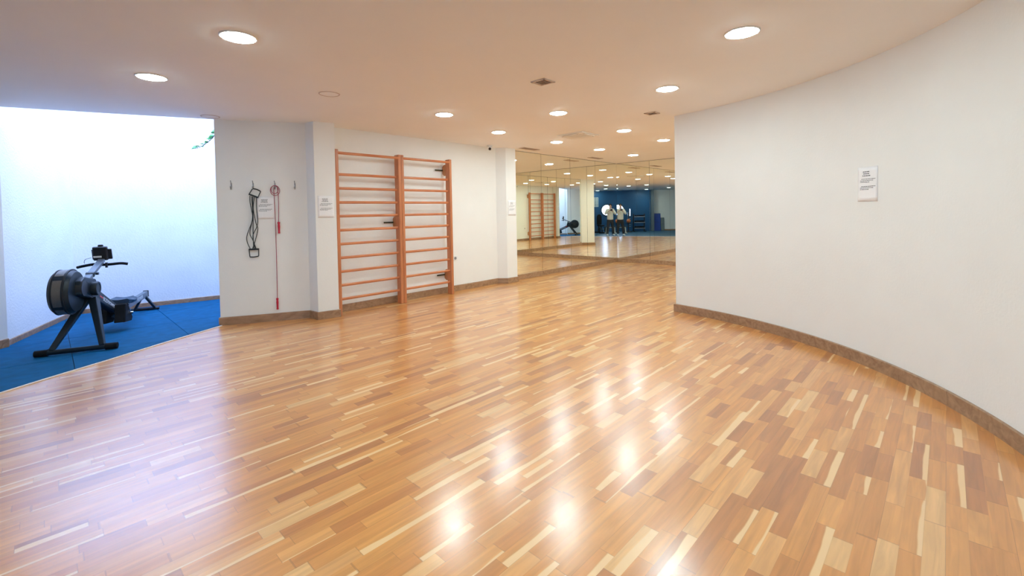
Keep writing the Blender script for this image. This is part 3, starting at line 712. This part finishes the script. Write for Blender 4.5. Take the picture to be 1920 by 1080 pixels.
# main beam with print, running from fan down to the slide rail
bs, be = V(0.16, 0.0, 0.675), V(1.16, 0.0, 0.215)
bmn = rpart('main_beam', lambda b: bar(b, bs, be, 0.075, (0.135, 0.105), (0, 1, 0)), 'rower_blue', bevel=0.012)
bd = (be - bs).normalized(); bu = V(-bd.z, 0, bd.x)
def beam_text(s, size, pos, m, side=1):
    bm = text_mesh(s, size, 0.0008); o_ = bs + bd * pos
    mt = Matrix((bd, bu, V(0, 1, 0))).transposed().to_4x4()
    # lettering lies on the viewer's right-hand face
    mt.translation = o_ + V(0, 0.0385, 0); bmesh.ops.transform(bm, matrix=mt, verts=bm.verts)
    for v in bm.verts: v.co.y = -v.co.y
    return obj('lettering', bm, m, bmn)
beam_text('BODY', 0.066, 0.60, 'whiteprint'); beam_text('POWER', 0.056, 0.79, 'whiteprint')
rpart('red_stripe', lambda b: box(b, bs + bd * 0.45 + bu * 0.004 + V(0, 0.0385, 0), (0.10, 0.0014, 0.018), Matrix((bd, V(0, 1, 0), bu)).transposed()), 'redmark', bmn)
# fan drum, its axis crosses the machine; centred left of the beam
dc = V(0.12, -0.112, 0.63); DR, DW = 0.232, 0.155
ym = lambda c: axis_mtx(c, (0, 1, 0))
drum = rpart('fan_housing', lambda b: lathe(b, [(0, -DW / 2), (DR * 0.55, -DW / 2 - 0.01), (DR * 0.90, -DW / 2), (DR, -DW / 2 + 0.025), (DR, DW / 2 - 0.03), (DR * 0.93, DW / 2), (DR * 0.9, DW / 2 + 0.012), (0.06, DW / 2 + 0.022), (0, DW / 2 + 0.022)], 56, ym(dc)), 'rower_blue', smooth=True)
def band_arc(b, a0, a1, r, y0, y1, t=0.004, n=20):
    A = []
    for i in range(n + 1):
        a = a0 + (a1 - a0) * i / n; e = V(math.cos(a), 0, math.sin(a))
        A.append([b.verts.new(dc + e * rr + V(0, yy, 0)) for rr, yy in ((r, y0), (r, y1), (r + t, y1), (r + t, y0))])
    for i in range(n):
        for k in range(4): b.faces.new((A[i][k], A[i][(k + 1) % 4], A[i + 1][(k + 1) % 4], A[i + 1][k]))
    b.faces.new(A[0][::-1]); b.faces.new(A[-1])
for a0, a1 in ((142, 213), (224, 262), (40, 128)): rpart('air_grille', lambda b: band_arc(b, math.radians(a0), math.radians(a1), DR - 0.002, -0.035, 0.035), 'mesh_steel', drum, smooth=True)
rpart('drum_rim', lambda b: lathe(b, [(DR * 0.985, -0.050), (DR + 0.006, -0.050), (DR + 0.006, -0.040), (DR * 0.985, -0.040)], 56, ym(dc)), 'black', drum, smooth=True)
rpart('drum_rim', lambda b: lathe(b, [(DR * 0.985, 0.042), (DR + 0.008, 0.042), (DR + 0.008, 0.056), (DR * 0.985, 0.056)], 56, ym(dc)), 'black', drum, smooth=True)
rpart('axle_housing', lambda b: cyl(b, (0.12, -0.04, 0.655), (0.12, 0.04, 0.655), 0.085, 0.078, 32), 'black', smooth=True)
rpart('side_cover', lambda b: slab(b, [(0.04, 0.60), (0.06, 0.74), (0.16, 0.775), (0.44, 0.72), (0.56, 0.60), (0.50, 0.46), (0.30, 0.52)], Matrix(((1, 0, 0, 0), (0, 0, 1, -0.030), (0, 1, 0, 0), (0, 0, 0, 1))), 0.065), 'rower_blue', bevel=0.012)
rpart('pulley_cover', lambda b: lathe(b, [(0, 0), (0.075, 0), (0.078, 0.05), (0.070, 0.062), (0.055, 0.062), (0.05, 0.056), (0, 0.056)], 36, axis_mtx((0.33, 0.03, 0.625), (0, 1, 0))), 'rower_blue', smooth=True)
rpart('guard_fin', lambda b: slab(b, [(0.42, 0.52), (0.46, 0.80), (0.52, 0.74), (0.56, 0.60), (0.50, 0.47)], Matrix(((1, 0, 0, 0), (0, 0, 1, -0.045), (0, 1, 0, 0), (0, 0, 0, 1))), 0.03), 'rower_blue', bevel=0.006)
# monitor arm and monitor
rpart('monitor_arm', lambda b: bar(b, (0.22, 0.0, 0.70), (0.745, 0.0, 0.905), 0.062, 0.040, (0, 1, 0)), 'rower_grey', bevel=0.006)
rpart('arm_clamp', lambda b: (box(b, (0.40, 0, 0.772), (0.03, 0.070, 0.05), Matrix.Rotation(-0.37, 3, 'Y')), cyl(b, (0.46, 0.03, 0.775), (0.46, 0.055, 0.775), 0.014)), 'rower_blue')
mon = rpart('monitor', lambda b: (box(b, (0.752, -0.01, 0.985), (0.045, 0.135, 0.165), Matrix.Rotation(-0.2, 3, 'Y')), box(b, (0.760, -0.01, 1.07), (0.03, 0.05, 0.04))), 'black', bevel=0.01)
rpart('phone_rest', lambda b: (box(b, (0.768, 0.0, 0.975), (0.02, 0.185, 0.125), Matrix.Rotation(-0.25, 3, 'Y'))), 'black', mon, bevel=0.006)
rpart('rating_label', lambda b: box(b, (0.722, -0.03, 0.948), (0.002, 0.075, 0.022), Matrix.Rotation(-0.25, 3, 'Y')), 'whiteprint', mon)
rpart('sensor_cable', lambda b: tube(b, smooth_path([(0.74, -0.09, 0.94), (0.735, -0.14, 0.925), (0.735, -0.155, 0.90), (0.74, -0.155, 0.875)], 6), 0.0025, 6), 'black', mon, smooth=True)
# pull handle hung in front of the arm
hb = rpart('pull_handle', lambda b: tube(b, smooth_path([(0.775, -0.235, 0.830), (0.765, -0.17, 0.845), (0.755, -0.07, 0.860), (0.755, 0.0, 0.850), (0.755, 0.07, 0.850), (0.765, 0.17, 0.855), (0.78, 0.235, 0.842)], 6), 0.0155, 12), 'rubblk', smooth=True)
rpart('handle_hook', lambda b: box(b, (0.74, 0.045, 0.845), (0.03, 0.018, 0.06)), 'black', hb)
# foot plates
for s in (-1, 1):
    fp = rpart('foot_rest', lambda b: slab(b, [(0.86, 0.12), (0.92, 0.34), (1.02, 0.31), (1.16, 0.13), (1.12, 0.09)], Matrix(((1, 0, 0, 0), (0, 0, 1, (0.108 if s > 0 else -0.075) - 0.055), (0, 1, 0, 0), (0, 0, 0, 1))), 0.11), 'rubblk', bevel=0.01)
    rpart('foot_strap', lambda b: box(b, (1.0, 0.108 if s > 0 else -0.075, 0.322), (0.05, 0.12, 0.012), Matrix.Rotation(0.5, 3, 'Y')), 'black', fp)
rpart('foot_crossbar', lambda b: cyl(b, (1.05, -0.2, 0.20), (1.05, 0.2, 0.20), 0.018), 'chrome', smooth=True)
# rail
r0, r1 = V(1.05, 0, 0.205), V(2.40, 0, 0.245)
rail = rpart('slide_rail', lambda b: bar(b, r0, r1, 0.058, 0.085, (0, 1, 0)), 'rower_grey', bevel=0.006)
rd = (r1 - r0).normalized(); ru = V(-rd.z, 0, rd.x)
bm = text_mesh('POWER', 0.075, 0.0008); mt = Matrix((rd, ru, V(0, 1, 0))).transposed().to_4x4(); mt.translation = r0 + rd * 0.97 + V(0, 0.0298, 0)
bmesh.ops.transform(bm, matrix=mt, verts=bm.verts)
for v in bm.verts: v.co.y = -v.co.y
obj('lettering', bm, 'whiteprint', rail)
rpart('rail_end_cap', lambda b: box(b, (2.415, 0, 0.247), (0.025, 0.066, 0.095)), 'black', rail, bevel=0.005)
rf = rpart('rear_foot', lambda b: cyl(b, (2.36, -0.17, 0.022), (2.36, 0.17, 0.022), 0.020), 'black', smooth=True)
for s in (-1, 1): rpart('rear_leg', lambda b: bar(b, (2.36, s * 0.12, 0.03), (2.30, s * 0.018, 0.22), 0.05, 0.03, (1, 0, 0)), 'rower_blue', bevel=0.004)
# seat: saddle with two raised cheeks
def seat_fn(b):
    n, k = 14, 10; top = []
    for i in range(n + 1):
        row_ = []
        for j in range(k + 1):
            y = (j / k - 0.5) * 0.30; x = (i / n - 0.5) * 0.25; e = 1 - 0.25 * (abs(x) / 0.125) ** 4
            z = 0.325 + 0.020 * (abs(x) / 0.125) ** 1.5 + 0.018 * (abs(y) / 0.15) ** 1.6 - 0.02 * max(0, (abs(y) - 0.12) / 0.03) ** 2
            row_.append((1.36 + x * 1.0, y * e, z))
        top.append(row_)
    T = [[b.verts.new(p) for p in r_] for r_ in top]; B = [[b.verts.new((p[0], p[1] * 0.92, 0.292)) for p in r_] for r_ in top]
    for i in range(n):
        for j in range(k):
            b.faces.new((T[i][j], T[i + 1][j], T[i + 1][j + 1], T[i][j + 1])); b.faces.new((B[i][j], B[i][j + 1], B[i + 1][j + 1], B[i + 1][j]))
    for i in range(n):
        b.faces.new((T[i][0], B[i][0], B[i + 1][0], T[i + 1][0])); b.faces.new((T[i][k], T[i + 1][k], B[i + 1][k], B[i][k]))
    for j in range(k):
        b.faces.new((T[0][j], T[0][j + 1], B[0][j + 1], B[0][j])); b.faces.new((T[n][j], B[n][j], B[n][j + 1], T[n][j + 1]))
st = rpart('seat', seat_fn, 'seat', smooth=True)
rpart('seat_carriage', lambda b: box(b, (1.36, 0, 0.272), (0.17, 0.10, 0.050)), 'black', st, bevel=0.006)
for s in (-1, 1): rpart('roller', lambda b: cyl(b, (1.30, s * 0.035, 0.24), (1.30, s * 0.055, 0.24), 0.022), 'chrome', st, smooth=True)

# ------------------------------------------------------------------ hanging plant shoot in the light well
br = thing('hanging_plant_shoot', 'thin leafy shoot hanging into the top of the light well opening', 'plant')
bv = V(math.cos(math.radians(20)), math.sin(math.radians(20)), 0); bo = V(-4.6, 7.0, 0)
sp_ = [(-0.263, 2.457), (-0.202, 2.456), (-0.124, 2.492), (-0.061, 2.542), (-0.008, 2.592), (0.036, 2.648), (0.09, 2.75), (0.16, 2.95), (0.30, 3.25), (0.5, 3.6)]
path = smooth_path([bo + bv * s + V(0, 0, z) for s, z in sp_], 6)
bm = BM(); tube(bm, path, [0.0035 + 0.004 * i / len(path) for i in range(len(path))], 6); obj('stem', bm, 'stem', br, smooth=True)
def leaf(p, s, a):
    bm = BM(); pr = [(0, 0), (0.25, 0.32), (0.55, 0.42), (0.85, 0.24), (1.0, 0.0)]
    mt = Matrix.Translation(p) @ Matrix.Rotation(a, 4, 'Z') @ Matrix.Rotation(random.uniform(-0.9, 0.9), 4, 'X') @ Matrix.Rotation(random.uniform(-0.5, 0.4), 4, 'Y')
    mid = [bm.verts.new(mt @ V(x * s, 0, -0.12 * s * x * x)) for x, _ in pr]
    for sg in (-1, 1):
        e = [bm.verts.new(mt @ V(x * s, sg * y * s, 0.10 * s * y)) for x, y in pr[1:-1]]
        ed = [mid[0]] + e + [mid[-1]]
        for i in range(len(ed) - 1):
            f = [mid[i], mid[i + 1], ed[i + 1], ed[i]]; f = list(dict.fromkeys(f))
            if len(f) > 2: bm.faces.new(f)
    o = obj('leaf', bm, 'leaf', br, smooth=True); sm = o.modifiers.new('thickness', 'SOLIDIFY'); sm.thickness = 0.0008
for i in range(3, len(path) - 4, 1):
    if i % 5 in (0, 1, 3) or i > 34:
        leaf(path[i] + V(0, 0, 0.004), random.uniform(0.05, 0.085), random.uniform(2.0, 4.4))

# ------------------------------------------------------------------ photographer (seen in the mirrors)
ps = thing('person', 'person in a cream jacket and dark trousers holding a black camera before the face', 'person', (0.0, -0.42, 0.012))
def skin(name, verts, edges, radii, m, parent, root=0, sub=2):
    me = D.meshes.new(name); me.from_pydata([tuple(v) for v in verts], edges, [])
    me.materials.append(M[m]); o = D.objects.new(name, me); COL.objects.link(o); o.parent = parent
    md = o.modifiers.new('skin', 'SKIN'); md.use_smooth_shade = True
    lay = me.skin_vertices[0] if me.skin_vertices else None
    if lay is None:
        bm = bmesh.new(); bm.from_mesh(me); bm.verts.layers.skin.verify(); bm.to_mesh(me); bm.free(); lay = me.skin_vertices[0]
    for i, r in enumerate(radii):
        lay.data[i].radius = (r, r) if not isinstance(r, tuple) else r
        lay.data[i].use_root = (i == root)
    s = o.modifiers.new('sub', 'SUBSURF'); s.levels = sub; s.render_levels = sub
    return o
def chain_body():
    v, e, r = [], [], []
    def add(p, rad, par=None):
        v.append(Vector(p)); r.append(rad); i = len(v) - 1
        if par is not None: e.append((par, i))
        return i
    pel = add((0, 0, 0.90), (0.15, 0.11)); wa = add((0, 0, 1.07), (0.135, 0.10), pel); ch = add((0, 0.0, 1.26), (0.165, 0.115), wa); up = add((0, -0.005, 1.38), (0.11, 0.08), ch)
    nk = add((0, 0.015, 1.475), 0.055, up); jw = add((0, 0.04, 1.545), (0.062, 0.070), nk); md = add((0, 0.045, 1.61), (0.076, 0.088), jw); tp = add((0, 0.03, 1.685), (0.064, 0.072), md)
    ns = add((0, 0.125, 1.595), 0.013, md)
    hands = {}
    for s, el, wr, palm in ((1, (0.285, 0.10, 1.17), (0.125, 0.265, 1.335), (0.095, 0.315, 1.372)), (-1, (-0.275, 0.12, 1.16), (-0.085, 0.275, 1.305), (-0.045, 0.335, 1.335))):
        sh = add((s * 0.165, 0.0, 1.395), 0.062, up); ar = add((s * 0.235, 0.03, 1.29), 0.050, sh); eb = add(el, 0.042, ar); w = add(wr, 0.027, eb); pm = add(palm, (0.030, 0.022), w)
        hands[s] = pm
        pv = Vector(palm)
        if s == 1:   # right hand round the grip: fingers over the front, thumb behind
            fs = [((0.010, 0.034, 0.034), (-0.018, 0.054, 0.036)), ((0.012, 0.040, 0.014), (-0.018, 0.056, 0.014)), ((0.011, 0.038, -0.006), (-0.016, 0.052, -0.006)), ((0.006, 0.032, -0.026), (-0.014, 0.046, -0.026))]; th = ((-0.020, 0.010, 0.022), (-0.034, 0.004, 0.040))
        else:        # left hand cradling the lens from below
            fs = [((0.036, 0.014, 0.006), (0.062, 0.016, 0.026)), ((0.038, -0.006, 0.006), (0.066, -0.006, 0.026)), ((0.034, -0.026, 0.004), (0.060, -0.026, 0.022)), ((0.026, 0.034, 0.006), (0.050, 0.036, 0.024))]; th = ((-0.014, 0.014, 0.022), (-0.014, 0.020, 0.050))
        for a, b in fs:
            k = add(pv + Vector(a), 0.0105, pm); add(pv + Vector(b), 0.008, k)
        k = add(pv + Vector(th[0]), 0.012, pm); add(pv + Vector(th[1]), 0.009, k)
    for s in (-1, 1):
        hp = add((s * 0.09, 0, 0.85), 0.085, pel); kn = add((s * 0.135, 0.015, 0.48), 0.058, hp); an = add((s * 0.168, -0.02, 0.11), 0.034, kn); he = add((s * 0.170, 0.0, 0.055), 0.026, an); add((s * 0.178, 0.09, 0.035), (0.022, 0.014), he)
    return v, e, r
v, e, r = chain_body()
body = skin('body', v, e, r, 'skin', ps)
# jacket
def jacket():
    v, e, r = [], [], []
    def add(p, rad, par=None):
        v.append(Vector(p)); r.append(rad); i = len(v) - 1
        if par is not None: e.append((par, i))
        return i
    a = add((0, 0, 0.84), (0.19, 0.145)); b = add((0, 0, 1.05), (0.185, 0.14), a); c = add((0, 0, 1.25), (0.20, 0.14), b); d = add((0, -0.005, 1.385), (0.13, 0.10), c); add((0, 0.012, 1.46), (0.075, 0.075), d)
    for s, el, wr in ((1, (0.29, 0.09, 1.165), (0.135, 0.25, 1.325)), (-1, (-0.28, 0.11, 1.155), (-0.10, 0.26, 1.295))):
        sh = add((s * 0.17, 0.0, 1.39), 0.082, d); ar = add((s * 0.24, 0.03, 1.285), 0.068, sh); eb = add(el, 0.060, ar); add(wr, 0.042, eb)
    return v, e, r
v, e, r = jacket(); skin('jacket', v, e, r, 'jacket', ps, root=1)
def trousers():
    v, e, r = [], [], []
    def add(p, rad, par=None):
        v.append(Vector(p)); r.append(rad); i = len(v) - 1
        if par is not None: e.append((par, i))
        return i
    a = add((0, 0, 0.93), (0.165, 0.125)); b = add((0, 0, 0.86), (0.165, 0.125), a)
    for s in (-1, 1):
        k = add((s * 0.095, 0, 0.76), 0.105, b); k2 = add((s * 0.135, 0.015, 0.47), 0.082, k); k3 = add((s * 0.162, -0.015, 0.14), 0.072, k2); add((s * 0.165, -0.01, 0.06), 0.072, k3)
    return v, e, r
v, e, r = trousers(); skin('trousers', v, e, r, 'trousers', ps, root=1)
for s in (-1, 1):
    bm = BM(); prof = [(-0.085, 0.040), (-0.04, 0.046), (0.03, 0.046), (0.10, 0.050), (0.16, 0.043), (0.195, 0.020)]
    rings = []
    for y, w in prof:
        h_ = 0.105 if y < 0.0 else (0.085 if y < 0.06 else (0.062 if y < 0.13 else 0.05)); h_ = h_ if y < 0.19 else 0.03
        rings.append([bm.verts.new((s * (0.172 + 0.07 * max(0, y)) + w * math.cos(q), y, 0.0 if math.sin(q) < -0.2 else h_ * (0.25 + 0.75 * max(0, math.sin(q))) * 0.95)) for q in [2 * pi * k / 16 for k in range(16)]])
    for a, b in zip(rings, rings[1:]):
        for k in range(16): bm.faces.new((a[k], a[(k + 1) % 16], b[(k + 1) % 16], b[k]))
    bm.faces.new(rings[0][::-1]); bm.faces.new(rings[-1]); obj('shoe', bm, 'shoe', ps, smooth=True)
bm = BM(); bmesh.ops.create_uvsphere(bm, u_segments=28, v_segments=18, radius=1.0)
for vv in list(bm.verts):
    if vv.co.z < -0.45 or (vv.co.y > 0.30 and vv.co.z < 0.45): bm.verts.remove(vv)
for vv in bm.verts: vv.co = V(vv.co.x * 0.084, vv.co.y * 0.102 + 0.036, vv.co.z * 0.095 + 1.648)
obj('hair', bm, 'hair', ps, smooth=True).modifiers.new('thickness', 'SOLIDIFY').thickness = 0.008
for s in (-1, 1):
    bm = BM(); bmesh.ops.create_uvsphere(bm, u_segments=12, v_segments=8, radius=0.011, matrix=Matrix.Translation((s * 0.032, 0.118, 1.622))); obj('eye', bm, 'eye', ps, smooth=True)
    bm = BM(); bmesh.ops.create_uvsphere(bm, u_segments=12, v_segments=8, radius=1, matrix=Matrix.Translation((s * 0.080, 0.03, 1.605)) @ Matrix.Diagonal((0.010, 0.020, 0.032, 1))); obj('ear', bm, 'skin', ps, smooth=True)
bm = BM(); bmesh.ops.create_uvsphere(bm, u_segments=12, v_segments=8, radius=1, matrix=Matrix.Translation((0, 0.112, 1.552)) @ Matrix.Diagonal((0.024, 0.010, 0.006, 1))); obj('mouth', bm, mat('lips', (0.38, 0.14, 0.12), 0.5), ps, smooth=True)
# the photo camera
pc = thing('photo_camera', 'black photo camera held in the hands of the photographer', 'camera', (0.0, -0.02, CAM_H))
bm = BM(); box(bm, (0.0, -0.115, 0.0), (0.140, 0.055, 0.098)); box(bm, (0.058, -0.085, -0.005), (0.03, 0.05, 0.085)); obj('body', bm, 'black', pc, bevel=0.008)
bm = BM(); box(bm, (0, -0.112, 0.062), (0.055, 0.05, 0.035)); obj('viewfinder_hump', bm, 'black', pc, bevel=0.008)
bm = BM(); lathe(bm, [(0, 0), (0.038, 0), (0.038, 0.03), (0.041, 0.035), (0.041, 0.065), (0.043, 0.084), (0.036, 0.084), (0.034, 0.074), (0, 0.074)], 32, axis_mtx((0, -0.09, 0), (0, 1, 0))); ln = obj('lens_barrel', bm, 'black', pc, smooth=True)
bm = BM(); lathe(bm, [(0, 0.078), (0.02, 0.077), (0.033, 0.074)], 32, axis_mtx((0, -0.09, 0), (0, 1, 0))); obj('front_glass', bm, 'lens', ln, smooth=True)

# ------------------------------------------------------------------ gym corner behind the photographer (seen in the mirrors)
wb_ = thing('weight_bench', 'low flat bench with white end frames behind the photographer', 'weight bench', (-0.47, -2.35, 0.011), 0.05)
bm = BM(); box(bm, (0, 0, 0.40), (0.66, 0.28, 0.05)); obj('bench_pad', bm, 'seat', wb_, bevel=0.02)
bm = BM(); box(bm, (0, 0, 0.355), (0.52, 0.07, 0.04)); obj('beam', bm, 'benchwhite', wb_, bevel=0.006)
for s in (-1, 1):
    bm = BM(); bar(bm, (s * 0.24, 0, 0.36), (s * 0.26, 0, 0.03), 0.07, 0.06, (0, 1, 0)); l_ = obj('leg', bm, 'benchwhite', wb_, bevel=0.006)
    bm = BM(); box(bm, (s * 0.27, 0, 0.022), (0.07, 0.46, 0.044)); obj('foot', bm, 'benchwhite', l_, bevel=0.008)
wmach = thing('exercise_machine', 'black exercise machine with tall rounded back pad by the dark wall', 'exercise machine', (-0.02, -3.1, 0.011), 0.25)
bm = BM(); box(bm, (0, 0, 0.035), (0.10, 1.1, 0.06)); box(bm, (0, 0.5, 0.03), (0.60, 0.08, 0.05)); box(bm, (0, -0.5, 0.03), (0.6, 0.08, 0.05)); obj('base_frame', bm, 'rubblk', wmach, bevel=0.01)
bm = BM(); bar(bm, (0, -0.25, 0.05), (0, -0.18, 0.75), 0.07, 0.07, (1, 0, 0)); obj('post', bm, 'black', wmach)
bm = BM(); prof = [(-0.15, 0.0), (0.15, 0.0), (0.165, 0.25), (0.155, 0.5), (0.11, 0.60), (0.05, 0.635), (-0.05, 0.635), (-0.11, 0.60), (-0.155, 0.5), (-0.165, 0.25)]
mt = Matrix(((1, 0, 0, 0), (0, 0, 1, -0.17), (0, 1, 0, 0.50), (0, 0, 0, 1))); slab(bm, prof, mt, 0.09); obj('back_pad', bm, 'rubblk', wmach, bevel=0.03)
bm = BM(); box(bm, (0, 0.08, 0.45), (0.32, 0.40, 0.08)); obj('seat_pad', bm, 'rubblk', wmach, bevel=0.03)
for s in (-1, 1):
    bm = BM(); cyl(bm, (s * 0.20, 0.30, 0.24), (s * 0.24, 0.30, 0.24), 0.17, seg=32); obj('weight_disc', bm, 'black', wmach, smooth=True)
bm = BM(); cyl(bm, (-0.34, 0.30, 0.24), (0.34, 0.30, 0.24), 0.014); obj('axle', bm, 'chrome', wmach, smooth=True)
bm = BM(); bar(bm, (0, 0.1, 0.40), (0, 0.32, 0.05), 0.06, 0.06, (1, 0, 0)); obj('seat_support', bm, 'black', wmach)

rk = thing('dumbbell_rack', 'black three tier dumbbell rack before the dark back wall', 'dumbbell rack', (-1.98, -4.1, 0.011))
for s in (-1, 1):
    bm = BM(); bar(bm, (s * 0.34, -0.16, 0), (s * 0.34, -0.06, 1.12), 0.06, 0.06, (1, 0, 0)); bar(bm, (s * 0.34, 0.24, 0.03), (s * 0.34, -0.2, 0.03), 0.06, 0.06, (1, 0, 0)); obj('side_frame', bm, 'black', rk, bevel=0.006)
tiers = [0.22, 0.58, 0.94]
for z in tiers:
    bm = BM(); box(bm, (0, 0.02 - z * 0.05, z), (0.68, 0.26, 0.02), Matrix.Rotation(-0.12, 3, 'X')); s_ = obj('shelf', bm, 'rubblk', rk)
    bm = BM(); box(bm, (0, 0.155 - z * 0.05, z + 0.005), (0.68, 0.012, 0.04)); obj('shelf_lip', bm, 'steel', s_)
def make_dumbbell(loc, r, label, group):
    t = thing('dumbbell', label, 'dumbbell', loc, 0, group)
    for s in (-1, 1):
        bm = BM(); lathe(bm, [(0, -0.035), (r * 0.8, -0.035), (r, -0.022), (r, 0.022), (r * 0.8, 0.035), (0, 0.035)], 6, axis_mtx((0, s * 0.085, 0), (0, 1, 0))); obj('weight_head', bm, 'rubblk', t)
    bm = BM(); cyl(bm, (0, -0.06, 0), (0, 0.06, 0), 0.015); obj('grip', bm, 'chrome', t, smooth=True)
    return t
for z, r_, nm in ((0.22, 0.056, 'bottom'), (0.58, 0.052, 'middle'), (0.94, 0.046, 'top')):
    p0 = None
    for k in range(5):
        loc = (-1.98 - 0.23 + 0.115 * k, -4.1 + 0.03 - z * 0.05, z + 0.011 + r_ + 0.026)
        lab = 'black dumbbell on the %s tier of the dumbbell rack' % nm; g_ = 'dumbbells on the %s tier' % nm
        if p0 is None: p0 = make_dumbbell(loc, r_, lab, g_)
        else: dup(p0, loc)
# plate stand with an orange ball
stn = thing('weight_stand', 'dark upright weight stand between the bench and the dumbbell rack', 'weight stand', (-1.20, -3.7, 0.011))
bm = BM(); box(bm, (0, 0, 0.025), (0.36, 0.5, 0.05)); obj('base', bm, 'black', stn, bevel=0.01)
bm = BM(); bar(bm, (0, 0, 0.04), (0, 0, 1.25), 0.06, 0.06, (1, 0, 0)); obj('post', bm, 'black', stn)
bm = BM(); box(bm, (0.02, 0.12, 0.56), (0.26, 0.24, 0.03)); obj('ball_tray', bm, 'black', stn)
for z in (0.36, 0.48, 0.72, 0.84):
    bm = BM(); cyl(bm, (-0.16, 0.0, z), (0.0, 0.0, z), 0.012); peg = obj('peg', bm, 'chrome', stn, smooth=True)
bm = BM(); bmesh.ops.create_uvsphere(bm, u_segments=32, v_segments=20, radius=0.125, matrix=Matrix.Translation((-1.18, -3.535, 0.716)))
tag(obj('medicine_ball', bm, 'orange', smooth=True), 'orange medicine ball resting on the weight stand', 'medicine ball')
# leaning mats
def lean_mat(x, y, w, h, m, label, th=0.06):
    t = thing('exercise_mat', label, 'exercise mat', (x, y, 0.011)); bm = BM()
    box(bm, (0, 0, h / 2), (w, th, h), None); o = obj('mat_pad', bm, m, t, bevel=0.018)
    bm = BM(); box(bm, (0, th / 2, h * 0.5), (w * 0.98, 0.004, 0.012)); obj('fold_seam', bm, 'black', t)
    t.rotation_euler = (0.06, 0, 0); return t
lean_mat(-3.34, -4.91, 0.46, 1.12, 'bluevinyl', 'folded bright blue exercise mat leaning on the white back wall')
lean_mat(-3.70, -4.93, 0.22, 0.85, 'greyvinyl', 'grey exercise mat leaning beside the blue one')
# poster on the dark wall
po = thing('poster', 'pale printed exercise chart on the dark back wall', 'poster'); po.matrix_world = wall_frame(V(-0.10, YB, 1.93), V(-1, 0, 0), V(0, 1, 0))
bm = BM(); box(bm, (0, 0, 0.003), (0.36, 0.62, 0.004)); obj('sheet', bm, mat('chart_paper', (0.42, 0.5, 0.56), 0.5), po)
bm = BM()
for r_ in range(6):
    for c_ in range(3): box(bm, (-0.11 + 0.11 * c_, 0.24 - 0.095 * r_, 0.0056), (0.07, 0.055, 0.0012))
obj('printed_figures', bm, 'inkgrey', po)
